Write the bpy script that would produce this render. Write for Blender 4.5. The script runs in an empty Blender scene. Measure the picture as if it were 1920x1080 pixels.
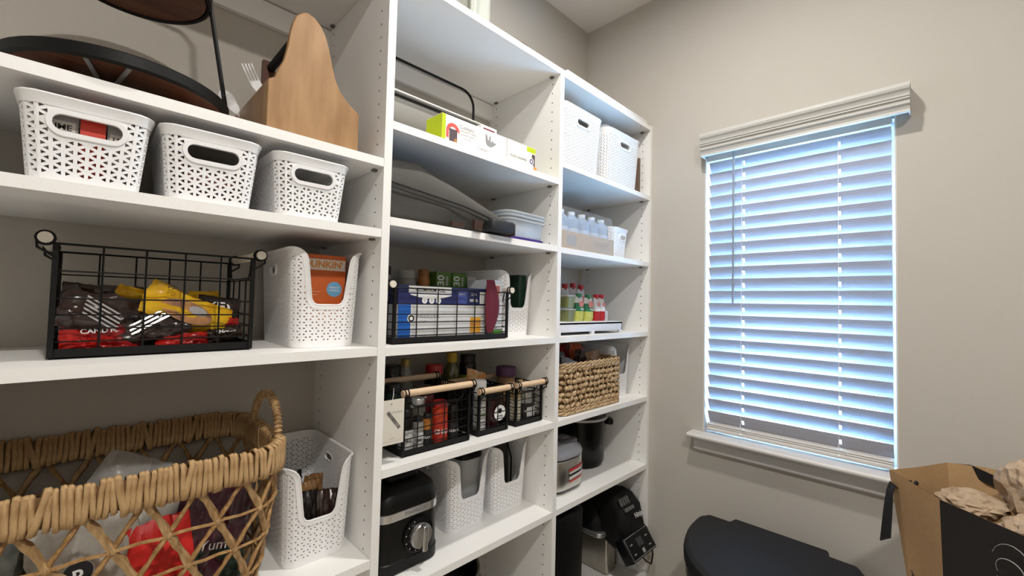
import bpy, math, random
from math import sin, cos, pi, radians, sqrt, atan2
from mathutils import Vector, Matrix, Euler, noise
C = bpy.context.scene.collection
S = bpy.context.scene
random.seed(7)
# ---------------------------------------------------------------- camera, world, lamps, exposure
cam_data = bpy.data.cameras.new('camera'); cam = bpy.data.objects.new('camera', cam_data); C.objects.link(cam)
S.camera = cam
cam_data.sensor_fit = 'HORIZONTAL'; cam_data.sensor_width = 36.0
cam_data.lens = 36.0 * 807.9 / 1920.0; cam_data.clip_start = 0.02
Fv = Vector((0.7063607, 0.70696375, 0.03545157)); Rv = Vector((0.70661357, -0.70720129, 0.02374021)); Uv = Vector((-0.04185486, -0.0082814, 0.99908938))
cam.matrix_world = Matrix(((Rv.x, Uv.x, -Fv.x, 0), (Rv.y, Uv.y, -Fv.y, 0), (Rv.z, Uv.z, -Fv.z, 1.37), (0, 0, 0, 1)))
S.view_settings.view_transform = 'Standard'; S.view_settings.look = 'None'
S.view_settings.gamma = 1.0; S.view_settings.use_curve_mapping = False
S.view_settings.exposure = 0.25
w = bpy.data.worlds.new('daylight'); S.world = w; w.use_nodes = True
bg = w.node_tree.nodes['Background']; bg.inputs[0].default_value = (0.34, 0.65, 1.0, 1); bg.inputs[1].default_value = 36.0
def lamp(loc, power, size, col):
    d = bpy.data.lights.new('ceiling_or_fill_lamp', 'AREA'); d.shape = 'DISK'; d.size = size; d.energy = power; d.color = col
    o = bpy.data.objects.new('ceiling_or_fill_lamp', d); C.objects.link(o); o.location = loc
    return o
lamp((0.88, 0.42, 2.70), 14, 0.09, (1.0, 0.955, 0.895))
lamp((0.08, -0.48, 2.70), 23, 0.12, (1.0, 0.955, 0.895))
lamp((-2.15, -0.55, 2.60), 45, 0.40, (1.0, 0.95, 0.88))   # added fill lamp for the lower shelves, behind an added doorway
# ---------------------------------------------------------------- helpers
def setup(o, label=None, cat=None, group=None, kind=None):
    if label: o['label'] = label
    if cat: o['category'] = cat
    if group: o['group'] = group
    if kind: o['kind'] = kind
    return o
def thing(name, label, cat, loc=(0, 0, 0), rz=0.0, group=None):
    o = bpy.data.objects.new(name, None); C.objects.link(o); o.location = loc; o.rotation_euler = (0, 0, rz)
    o.empty_display_size = 0.02
    return setup(o, label, cat, group)
def dup(root, loc, rz=None, label=None):
    def cp(o, par):
        c = o.copy(); C.objects.link(c)
        if par: c.parent = par
        for ch in list(kids.get(o, ())): cp(ch, c)
        return c
    kids = {}
    for o in bpy.data.objects:
        if o.parent: kids.setdefault(o.parent, []).append(o)
    r = cp(root, None); r.location = loc
    if rz is not None: r.rotation_euler = (0, 0, rz)
    if label: r['label'] = label
    return r
MATS = {}
def mat(name, col, rough=0.5, metal=0.0, bump=0.0, scale=60.0, var=0.0, spec=0.5, trans=0.0, ior=1.45, stretch=(1, 1, 1), col2=None, coat=0.0, alpha=1.0):
    if name in MATS: return MATS[name]
    m = bpy.data.materials.new(name); m.use_nodes = True; nt = m.node_tree; b = nt.nodes['Principled BSDF']
    b.inputs['Roughness'].default_value = rough; b.inputs['Metallic'].default_value = metal
    b.inputs['Specular IOR Level'].default_value = spec; b.inputs['IOR'].default_value = ior
    b.inputs['Transmission Weight'].default_value = trans; b.inputs['Coat Weight'].default_value = coat
    b.inputs['Alpha'].default_value = alpha
    tc = nt.nodes.new('ShaderNodeTexCoord'); mp = nt.nodes.new('ShaderNodeMapping'); mp.inputs['Scale'].default_value = stretch
    nt.links.new(tc.outputs['Object'], mp.inputs[0])
    nz = nt.nodes.new('ShaderNodeTexNoise'); nz.inputs['Scale'].default_value = scale; nz.inputs['Detail'].default_value = 4
    nt.links.new(mp.outputs[0], nz.inputs['Vector'])
    c2 = col2 if col2 else tuple(max(0, c * (1 - max(var, 0.02))) for c in col)
    mx = nt.nodes.new('ShaderNodeMix'); mx.data_type = 'RGBA'
    mx.inputs['A'].default_value = (*col, 1); mx.inputs['B'].default_value = (*c2, 1)
    rp = nt.nodes.new('ShaderNodeMapRange'); rp.inputs['From Min'].default_value = 0.35; rp.inputs['From Max'].default_value = 0.65
    nt.links.new(nz.outputs['Fac'], rp.inputs['Value']); nt.links.new(rp.outputs[0], mx.inputs['Factor'])
    nt.links.new(mx.outputs['Result'], b.inputs['Base Color'])
    if bump:
        bp = nt.nodes.new('ShaderNodeBump'); bp.inputs['Strength'].default_value = bump; bp.inputs['Distance'].default_value = 0.002
        nt.links.new(nz.outputs['Fac'], bp.inputs['Height']); nt.links.new(bp.outputs[0], b.inputs['Normal'])
    MATS[name] = m
    return m
def emis(name, col, s):
    m = bpy.data.materials.new(name); m.use_nodes = True; b = m.node_tree.nodes['Principled BSDF']
    b.inputs['Emission Color'].default_value = (*col, 1); b.inputs['Emission Strength'].default_value = s; b.inputs['Base Color'].default_value = (*col, 1)
    return m
TXT = {}
def text_mesh(s, bold=0.0):
    if (s, bold) in TXT: return TXT[(s, bold)]
    cu = bpy.data.curves.new('t', 'FONT'); cu.body = s; cu.size = 1.0; cu.align_x = 'CENTER'; cu.align_y = 'CENTER'; cu.offset = bold; cu.resolution_u = 3
    ob = bpy.data.objects.new('t', cu); C.objects.link(ob); bpy.context.view_layer.update()
    me = bpy.data.meshes.new_from_object(ob.evaluated_get(bpy.context.evaluated_depsgraph_get()))
    r = ([tuple(v.co) for v in me.vertices], [tuple(p.vertices) for p in me.polygons])
    bpy.data.objects.remove(ob); bpy.data.curves.remove(cu); bpy.data.meshes.remove(me)
    TXT[(s, bold)] = r
    return r
def rr(w, d, r, n=4, cx=0.0, cy=0.0):
    r = min(r, w / 2 - 1e-4, d / 2 - 1e-4); P = []
    for k, (sx, sy) in enumerate(((1, -1), (1, 1), (-1, 1), (-1, -1))):
        for i in range(n + 1):
            a = (k - 1) * pi / 2 + i * pi / 2 / n
            P.append((cx + sx * (w / 2 - r) + r * cos(a), cy + sy * (d / 2 - r) + r * sin(a)))
    return P
class MB:
    def __init__(s): s.v = []; s.f = []; s.m = []; s.s = []
    def add(s, vs, fs, mi=0, M=None, sm=False):
        b = len(s.v)
        if M is not None: vs = [tuple(M @ Vector(v)) for v in vs]
        s.v += [tuple(v) for v in vs]
        for f in fs: s.f.append(tuple(b + i for i in f)); s.m.append(mi); s.s.append(sm)
        return s
    def box(s, x0, x1, y0, y1, z0, z1, mi=0, M=None):
        return s.add([(x0, y0, z0), (x1, y0, z0), (x1, y1, z0), (x0, y1, z0), (x0, y0, z1), (x1, y0, z1), (x1, y1, z1), (x0, y1, z1)],
                     [(3, 2, 1, 0), (4, 5, 6, 7), (0, 1, 5, 4), (1, 2, 6, 5), (2, 3, 7, 6), (3, 0, 4, 7)], mi, M)
    def loft(s, rings, mi=0, cap=(True, True), closed=True, sm=True, M=None):
        n = len(rings[0]); vs = [p for r in rings for p in r]; fs = []
        for k in range(len(rings) - 1):
            for i in range(n if closed else n - 1):
                j = (i + 1) % n; fs.append((k * n + i, k * n + j, (k + 1) * n + j, (k + 1) * n + i))
        s.add(vs, fs, mi, M, sm); b = len(s.v) - len(vs)
        if cap[0]: s.f.append(tuple(b + i for i in range(n - 1, -1, -1))); s.m.append(mi); s.s.append(False)
        if cap[1]: s.f.append(tuple(b + (len(rings) - 1) * n + i for i in range(n))); s.m.append(mi); s.s.append(False)
        return s
    def rloft(s, secs, r=0.02, n=4, mi=0, cap=(True, True), sm=True, M=None):
        # secs: (z, w, d, cx, cy[, r])
        return s.loft([[(x, y, q[0]) for x, y in rr(q[1], q[2], q[5] if len(q) > 5 else r, n, q[3], q[4])] for q in secs], mi, cap, True, sm, M)
    def rbox(s, x0, x1, y0, y1, z0, z1, r=0.01, b=0.003, mi=0, M=None, n=4):
        if b <= .0016 and r <= .003: return s.box(x0, x1, y0, y1, z0, z1, mi, M)
        w, d, cx, cy = x1 - x0, y1 - y0, (x0 + x1) / 2, (y0 + y1) / 2; b = min(b, (z1 - z0) / 2.01)
        return s.rloft([(z0, w - 2 * b, d - 2 * b, cx, cy, max(r - b, .0005)), (z0 + b * .3, w - .6 * b, d - .6 * b, cx, cy, r), (z0 + b, w, d, cx, cy, r), (z1 - b, w, d, cx, cy, r), (z1 - b * .3, w - .6 * b, d - .6 * b, cx, cy, r), (z1, w - 2 * b, d - 2 * b, cx, cy, max(r - b, .0005))], r, n, mi, M=M)
    def prism(s, poly, h0, h1, mi=0, M=None, sm=False):
        return s.loft([[(x, y, h0) for x, y in poly], [(x, y, h1) for x, y in poly]], mi, sm=sm, M=M)
    def lathe(s, prof, n=20, mi=0, M=None, cap=(True, True), sm=True):
        return s.loft([[(r * cos(2 * pi * i / n), r * sin(2 * pi * i / n), z) for i in range(n)] for r, z in prof], mi, cap, sm=sm, M=M)
    def tube(s, pts, r, n=6, closed=False, mi=0, flat=1.0, up=None, M=None, radii=None):
        P = [Vector(p) for p in pts]; N = len(P); rings = []; u = Vector(up) if up else None
        for i, p in enumerate(P):
            if closed: t = (P[(i + 1) % N] - P[i - 1])
            else: t = P[min(i + 1, N - 1)] - P[max(i - 1, 0)]
            t = t.normalized() if t.length > 1e-9 else Vector((0, 0, 1))
            if u is None: u = t.orthogonal()
            a = (u - t * u.dot(t)); a = a.normalized() if a.length > 1e-6 else t.orthogonal().normalized()
            if up is None: u = a
            b = t.cross(a); q = radii[i] if radii else r
            rings.append([tuple(p + a * (q * flat * cos(2 * pi * k / n)) + b * (q * sin(2 * pi * k / n))) for k in range(n)])
        if closed: rings.append(rings[0])
        return s.loft(rings, mi, (not closed, not closed), True, True, M)
    def sphere(s, c, r, n=12, m=8, mi=0, sc=(1, 1, 1), M=None):
        pr = [(max(1e-4, r * sin(pi * k / m)), -r * cos(pi * k / m)) for k in range(m + 1)]
        T = Matrix.Translation(c) @ Matrix.Diagonal((*sc, 1))
        return s.lathe(pr, n, mi, (M @ T) if M is not None else T)
    def text(s, st, size, o, X, Z, mi=0, bold=0.0, lift=0.0004, sx=1.0):
        X = Vector(X).normalized(); Z = Vector(Z).normalized(); Nn = X.cross(Z)
        vs, fs = text_mesh(st, bold); o = Vector(o) + Nn * lift
        return s.add([tuple(o + X * (v[0] * size * sx) + Z * (v[1] * size)) for v in vs], fs, mi)
    def quad(s, x0, x1, z0, z1, y, mi=0, lift=0.0003):
        y -= lift
        return s.add([(x0, y, z0), (x1, y, z0), (x1, y, z1), (x0, y, z1)], [(0, 1, 2, 3)], mi)
    def disc(s, c, r, X, Z, mi=0, n=20, lift=0.0003, r2=None):
        X = Vector(X).normalized(); Z = Vector(Z).normalized(); o = Vector(c) + X.cross(Z) * lift
        return s.add([tuple(o + X * (r * cos(2 * pi * i / n)) + Z * ((r2 or r) * sin(2 * pi * i / n))) for i in range(n)], [tuple(range(n))], mi)
    def mesh(s, name, mats):
        seen = set(); keep = []
        for i, f in enumerate(s.f):
            k = tuple(sorted(f))
            if len(set(f)) == len(f) and k not in seen: seen.add(k); keep.append(i)
        s.f = [s.f[i] for i in keep]; s.m = [s.m[i] for i in keep]; s.s = [s.s[i] for i in keep]
        me = bpy.data.meshes.new(name); me.from_pydata(s.v, [], s.f)
        for m in (mats if isinstance(mats, (list, tuple)) else [mats]): me.materials.append(m)
        if len(me.polygons) == len(s.f):
            me.polygons.foreach_set('material_index', s.m); me.polygons.foreach_set('use_smooth', s.s)
        me.update()
        return me
    def obj(s, name, mats, parent=None, loc=None, sharp=40):
        me = s.mesh(name, mats)
        if any(s.s): me.set_sharp_from_angle(angle=radians(sharp))
        o = bpy.data.objects.new(name, me); C.objects.link(o)
        if parent: o.parent = parent
        if loc is not None: o.location = loc
        return o
def TR(x, y, z, rx=0, ry=0, rz=0, s=1.0):
    return Matrix.Translation((x, y, z)) @ Euler((rx, ry, rz)).to_matrix().to_4x4() @ Matrix.Scale(s, 4)
def arc(cx, cy, r, a0, a1, n):
    return [(cx + r * cos(a0 + (a1 - a0) * i / n), cy + r * sin(a0 + (a1 - a0) * i / n)) for i in range(n + 1)]
# ---------------------------------------------------------------- shared materials
white_lam = mat('white_melamine', (0.86, 0.85, 0.83), 0.45, bump=0.03, scale=300, var=0.02)
wall_m = mat('wall_paint', (0.50, 0.47, 0.422), 0.85, bump=0.12, scale=260, var=0.03)
ceil_m = mat('ceiling_paint', (0.74, 0.71, 0.68), 0.9, bump=0.3, scale=140, var=0.03)
trim_m = mat('trim_paint', (0.66, 0.64, 0.62), 0.4, scale=200, var=0.02)
blind_m = mat('blind_white', (0.42, 0.43, 0.49), 0.5, scale=200, var=0.02)
floor_m = mat('floor_wood', (0.50, 0.44, 0.36), 0.45, bump=0.1, scale=6, var=0.3, stretch=(1, 12, 1))
wplast = mat('white_plastic', (0.86, 0.86, 0.87), 0.38, scale=200, var=0.02)
black_metal = mat('black_wire', (0.006, 0.006, 0.006), 0.5, spec=.25, scale=200, var=0.1)
black_plast = mat('black_plastic', (0.005, 0.005, 0.006), 0.3, spec=.25, scale=200, var=0.1)
black_soft = mat('black_matte', (0.007, 0.007, 0.008), 0.6, spec=.25, bump=0.1, scale=300, var=0.1)
chrome = mat('brushed_steel', (0.62, 0.61, 0.58), 0.28, metal=1.0, bump=0.02, scale=40, stretch=(1, 1, 30), var=0.1)
darksteel = mat('dark_steel', (0.30, 0.28, 0.24), 0.35, metal=1.0, scale=40, var=0.1)
woodlt = mat('pale_wood', (0.72, 0.52, 0.34), 0.55, bump=0.05, scale=20, stretch=(1, 14, 14), var=0.15)
woodcap = mat('pale_wood_end', (0.74, 0.68, 0.58), 0.6, scale=90, var=0.1)
woodbox = mat('stained_maple', (0.40, 0.235, 0.11), 0.42, bump=0.05, scale=7, stretch=(5, 5, 1), col2=(0.29, 0.155, 0.065))
darkwood = mat('dark_red_wood', (0.15, 0.050, 0.020), 0.4, bump=0.05, scale=6, stretch=(1, 12, 1), col2=(0.07, 0.022, 0.010))
rope_m = mat('water_hyacinth', (0.50, 0.33, 0.16), 0.65, bump=0.6, scale=110, col2=(0.27, 0.15, 0.06), stretch=(1, 1, .3))
rope_d = mat('thin_twine', (0.42, 0.25, 0.10), 0.65, bump=0.5, scale=120, col2=(0.25, 0.13, 0.045))
sea_m = mat('seagrass', (0.60, 0.44, 0.26), 0.7, bump=0.4, scale=110, col2=(0.30, 0.18, 0.08))
def glassy(name, col, rough=0.08, alpha=0.35):
    return mat(name, col, rough, alpha=alpha, spec=0.8, var=0.02)
clearp = glassy('clear_plastic', (0.80, 0.84, 0.86), 0.1, 0.30)
inkblack = mat('black_print', (0.01, 0.01, 0.012), 0.6)
inkwhite = mat('white_print', (0.80, 0.80, 0.78), 0.6)
inkgrey = mat('grey_print', (0.30, 0.30, 0.30), 0.6)
XA, ZA = (1, 0, 0), (0, 0, 1)
# ---------------------------------------------------------------- geometry of the room
D = 0.8977; DEP = 0.355; BK = D + DEP; WX = 1.7505; CH = 2.737; TH = 0.0195; TS = 0.019
P1, P2, P3 = 0.4758, 1.1054, 1.7299; P0 = P1 - 0.86
def struct(name, mb, m): return setup(mb.obj(name, m), kind='structure')
struct('floor', MB().box(-2.9, 2.0, -1.5, 1.5, -0.05, 0.0), floor_m)
struct('ceiling', MB().box(-2.9, 2.0, -1.5, 1.5, CH, CH + 0.05), ceil_m)
struct('wall_back', MB().box(-1.5, 2.0, BK, BK + 0.1, 0, CH), wall_m)
struct('wall_left', MB().box(-1.5, -1.4, -1.3, -.95, 0, CH).box(-1.5, -1.4, .15, BK, 0, CH).box(-1.5, -1.4, -.95, .15, 2.05, CH), wall_m)  # unseen wall; its doorway is added to let the fill lamp through
struct('wall_added_hall', MB().box(-2.9, -2.8, -1.5, BK, 0, CH).box(-2.8, -1.5, -1.5, -1.4, 0, CH).box(-2.8, -1.5, BK - .1, BK, 0, CH), wall_m)  # unseen hall, added to enclose the fill lamp
struct('trim_1', MB().box(-1.515, -1.385, -1.0, -.95, 0, 2.10).box(-1.515, -1.385, .15, .20, 0, 2.10).box(-1.515, -1.385, -.95, .15, 2.05, 2.10), trim_m)  # trim around the added doorway
struct('wall_front', MB().box(-1.5, 2.0, -1.3, -1.2, 0, CH), wall_m)
wy0, wy1, wz0, wz1 = 0.097, 0.671, 0.868, 1.985       # window opening
mb = MB(); T = 0.13
mb.box(WX, WX + T, -1.3, wy0, 0, CH).box(WX, WX + T, wy1, BK + .1, 0, CH).box(WX, WX + T, wy0, wy1, 0, wz0).box(WX, WX + T, wy0, wy1, wz1, CH)
struct('wall_right', mb, wall_m)
b1 = MB().box(WX - 0.014, WX, -1.2, D + DEP, 0, 0.12).box(WX - 0.010, WX, -1.2, D + DEP, 0.12, 0.135); struct('baseboard_right', b1, trim_m)
# window with frame, sash, glass, sill and apron
win = thing('window_1', None, None, (WX, (wy0 + wy1) / 2, wz0)); win['kind'] = 'structure'; hw = (wy1 - wy0) / 2; wh = wz1 - wz0
f = MB(); x0, x1 = 0.085, 0.125
f.box(x0, x1, -hw, -hw + .04, 0, wh).box(x0, x1, hw - .04, hw, 0, wh).box(x0, x1, -hw + .04, hw - .04, wh - .04, wh).box(x0, x1, -hw + .04, hw - .04, 0, .045).box(x0 - .01, x1, -hw + .04, hw - .04, wh * .5 - .02, wh * .5 + .02)
wfr = f.obj('window_frame', trim_m, win)
g = MB(); g.box(x0 + .018, x0 + .022, -hw + .04, hw - .04, .045, wh * .5 - .02).box(x0 + .018, x0 + .022, -hw + .04, hw - .04, wh * .5 + .02, wh - .04)
g.obj('pane', mat('window_glass', (0.9, 0.95, 1.0), 0.02, alpha=0.12), wfr)
sl = MB(); yl, yr = -0.33, 0.328
prof = [(0.09, 0), (0.09, .018)] + [(-0.045 + 0.0, .018)] + [(-0.050 - .009 * sin(a) , .009 + .009 * cos(a)) for a in (pi * .15, pi * .35, pi * .5, pi * .65, pi * .85)] + [(-0.045, 0)]
sl.prism([(x, z) for x, z in prof[::-1]], yl, yr, 0, Matrix(((1, 0, 0, 0), (0, 0, 1, 0), (0, 1, 0, -0.002), (0, 0, 0, 1))))
sl.obj('window_sill', trim_m, win)
ap = MB(); prof = [(0, -.002), (-.030, -.002), (-.026, -.012), (-.018, -.018), (-.017, -.050), (-.012, -.056), (0, -.058)]
ap.prism(prof, yl + .012, yr - .012, 0, Matrix(((1, 0, 0, 0), (0, 0, 1, 0), (0, 1, 0, 0), (0, 0, 0, 1))))
ap.obj('apron', trim_m, win)
jm = MB(); e = .002
jm.box(0, .085, -hw, -hw + .004, .018, wh).box(0, .085, hw - .004, hw, .018, wh)
jm.obj('jamb', trim_m, win)
# window blind : valance, slats, bottom rail, ladder cords, wand
bl = thing('window_blind', 'white two inch slat blind with crown valance, lowered over the bright window', 'blind', (WX, (wy0 + wy1) / 2, wz0))
YC = (wy0 + wy1) / 2
SW = 0.0275; top = 1.985 - wz0; nsl = 22; z_lo = 0.050; pitch = (top - 0.035 - z_lo) / nsl; xs = 0.012
sm_ = MB(); th_ = radians(62); nn = 6; ring = []
for k in range(nn + 1):
    t = -SW + 2 * SW * k / nn; c = 0.0022 * (1 - (t / SW) ** 2)
    ring.append((t, c))
sec = [(t, c + .0013) for t, c in ring] + [(t, c - .0013) for t, c in ring[::-1]]
hwb = hw - .012
def slat_pt(t, c):   # t<0 = room-side upper edge
    return (t * cos(th_) + c * sin(th_) * -1, -t * sin(th_) + c * -cos(th_))
def sl_part(t0, t1, y0, y1):
    ts_ = [t0 + (t1 - t0) * k / 4 for k in range(5)]; q = [(t, .0022 * (1 - (t / SW) ** 2)) for t in ts_]
    sc_ = [(t, c + .0013) for t, c in q] + [(t, c - .0013) for t, c in q[::-1]]
    sm_.loft([[(slat_pt(t, c)[0], y, slat_pt(t, c)[1]) for t, c in sc_] for y in (y0, y1)], 0, sm=False)
yy_ = [-hwb, -.143 - .0035, -.143 + .0035, .150 - .0035, .150 + .0035, hwb]
for k in (0, 2, 4): sl_part(-SW, SW, yy_[k], yy_[k + 1])
for k in (1, 3): sl_part(-SW, -.009, yy_[k], yy_[k + 1]); sl_part(.009, SW, yy_[k], yy_[k + 1])
smesh = sm_.mesh('slat', [blind_m])
for i in range(nsl):
    o = bpy.data.objects.new('slat', smesh); C.objects.link(o); o.parent = bl; o.location = (xs + 0.014, 0, z_lo + pitch * (i + .55))
rl = MB(); rl.rbox(xs - .014, xs + .034, -hwb, hwb, .026, .040, .004, .003).rbox(xs - .012, xs + .030, -hwb, hwb, .041, .047, .003, .002).rbox(xs - .012, xs + .030, -hwb, hwb, .048, .054, .003, .002)
rl.obj('bottom_rail', trim_m, bl)
MB().box(xs - .02, xs + .04, -hwb, hwb, top - .035, top - .001).obj('head_rail', trim_m, bl)
for yc in (.150, -.143):
    cd = MB()
    cd.tube([(xs - .014, yc, top - .05), (xs - .013, yc, .035)], .0007, 4)
    cd.tube([(xs + .040, yc, top - .05), (xs + .040, yc, .035)], .0007, 4)
    for i in range(nsl): cd.tube([(xs - .013, yc, z_lo + pitch * (i + .1)), (xs + .04, yc, z_lo + pitch * (i + .12))], .0005, 3)
    cd.tube([(xs - .014, yc, .075), (xs - .018, yc + .002, .066), (xs - .019, yc - .012, .060), (xs - .019, yc - .028, .045), (xs - .018, yc - .026, .038)], .0007, 4)
    cd.sphere((xs - .016, yc, .036), .005, 8, 6)
    cd.obj('ladder_cord', mat('cord_white', (.85, .85, .86), .6), bl)
MB().tube([(xs - .035, .173, top - .02), (xs - .036, .1725, 1.39 - wz0)], .0038, 8).obj('tilt_wand', mat('grey_wand', (.26, .28, .32), .4), bl)
# crown valance profile (x toward room negative, z)
va = MB(); zt = 2.050 - wz0
pf = [(0, 0), (-.058, 0)] + [(-.058 - .014 * sin(a), -.015 + .015 * cos(a)) for a in (.5, 1.0, pi / 2, 2.1, 2.6)] + [(-.062, -.034), (-.061, -.038), (-.066, -.040), (-.066, -.043), (-.062, -.045), (-.066, -.047), (-.066, -.051), (-.060, -.053), (-.060, -.058), (-.064, -.061), (-.064, -.066), (-.058, -.072), (-.055, -.080), (-.056, -.088), (-.048, -.090), (-.048, -.010), (0, -.010)]
va.prism(pf, .063 + 0 - YC, .667 - YC, 0, Matrix(((1, 0, 0, 0), (0, 0, 1, 0), (0, 1, 0, zt), (0, 0, 0, 1))))
va.box(-.052, 0, .063 - YC, .067 - YC, zt - .088, zt - .006).box(-.052, 0, .663 - YC, .667 - YC, zt - .088, zt - .006)
va.obj('valance', mat('valance_paint', (.50, .49, .465), .45), bl)
# ---------------------------------------------------------------- shelving
su = thing('shelving_unit', 'built-in white adjustable shelving unit of three bays along the wall', 'shelving')
holes_z = [2.118 - .032 * k for k in range(64)]
def panel(x, ztop, left, right):
    p = MB(); rows = (D + .036, BK - .040)
    p.add([(x, D, 0), (x + TH, D, 0), (x + TH, D, ztop), (x, D, ztop)], [(0, 1, 2, 3)])
    p.add([(x, BK, 0), (x + TH, BK, 0), (x + TH, BK, ztop), (x, BK, ztop)], [(3, 2, 1, 0)])
    p.add([(x, D, ztop), (x + TH, D, ztop), (x + TH, BK, ztop), (x, BK, ztop)], [(0, 1, 2, 3)])
    p.add([(x, D, 0), (x + TH, D, 0), (x + TH, BK, 0), (x, BK, 0)], [(3, 2, 1, 0)])
    for side in (0, 1):
        X = x + TH * side; sg = 1 if side else -1
        def face(y0, y1, z0, z1): p.add([(X, y0, z0), (X, y1, z0), (X, y1, z1), (X, y0, z1)], [(0, 1, 2, 3) if side else (3, 2, 1, 0)])
        if not (left, right)[side]: face(D, BK, 0, ztop); continue
        h = .008; ys = [D, rows[0] - h, rows[0] + h, rows[1] - h, rows[1] + h, BK]
        face(ys[0], ys[1], 0, ztop); face(ys[2], ys[3], 0, ztop); face(ys[4], ys[5], 0, ztop)
        zlo = holes_z[-1] - .016; 
        for yc in rows:
            face(yc - h, yc + h, 0, zlo); face(yc - h, yc + h, 2.134, ztop)
            for z in holes_z:
                n = 8; hr = .0023; vs = []; fs = []
                for i in range(n):
                    a = 2 * pi * i / n; k = 1 / max(abs(cos(a)), abs(sin(a))); 
                    vs.append((X, yc + h * cos(a) * k, z + .016 * sin(a) * k))
                for i in range(n): a = 2 * pi * i / n; vs.append((X, yc + hr * cos(a), z + hr * sin(a)))
                for i in range(n): a = 2 * pi * i / n; vs.append((X - sg * .009, yc + hr * cos(a), z + hr * sin(a)))
                for i in range(n):
                    j = (i + 1) % n; q = (i, j, n + j, n + i); t_ = (n + i, n + j, 2 * n + j, 2 * n + i)
                    fs.append(q if side else q[::-1]); fs.append(t_ if side else t_[::-1])
                # square corners
                p.add(vs, fs[0::2]); p.add(vs, fs[1::2], 1)
                p.add(vs[2 * n:], [tuple(range(n)) if side else tuple(range(n - 1, -1, -1))], 1)
    return p
hole_d = mat('hole_dark', (.07, .062, .052), .9)
for x, a, b in ((P0, False, True), (P1, True, True), (P2, True, True), (P3, True, False)):
    panel(x, 2.161, a, b).obj('side_panel', [white_lam, hole_d], su)
# scribe filler against the window wall
MB().box(P3 + TH, WX, D + .004, D + .02, 0, 2.15).obj('scribe_strip', trim_m, su)
ZS = dict(A=(2.161, 1.6932, 1.5316, 1.2640, .7965, .235), M=(2.161, 1.7869, 1.5626, 1.2616, .9861, .6982, .235), R=(2.1584, 1.8505, 1.5613, 1.2617, .9858, .6989, .235))
XR = dict(A=(P0 + TH, P1), M=(P1 + TH, P2), R=(P2 + TH, P3))
pin_m = mat('shelf_pin_metal', (.16, .15, .14), .5, metal=.3)
for k in ZS:
    xa, xb = XR[k]
    for i, z in enumerate(ZS[k]):
        dd = D if k + str(i) != 'R6' else D + .0
        shf = MB().rbox(xa + .0006, xb - .0006, dd + .0003, BK - .002, z - TS, z, .0015, .0012, n=2).obj('shelf', white_lam, su)
        for xx, sg in ((xa, 1), (xb, -1)):
            for yy in (D + .036, BK - .04):
                q = MB().box(min(xx, xx + sg * .010), max(xx, xx + sg * .010), yy - .006, yy + .006, z - TS - .005, z - TS)
                q.obj('shelf_pin', pin_m, shf)
    MB().rbox(xa + .0005, xb - .0005, BK - .016, BK - .001, 2.161 - TS - .062, 2.161 - TS - .004, .001, .001, n=1).obj('back_rail', white_lam, su)
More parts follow.
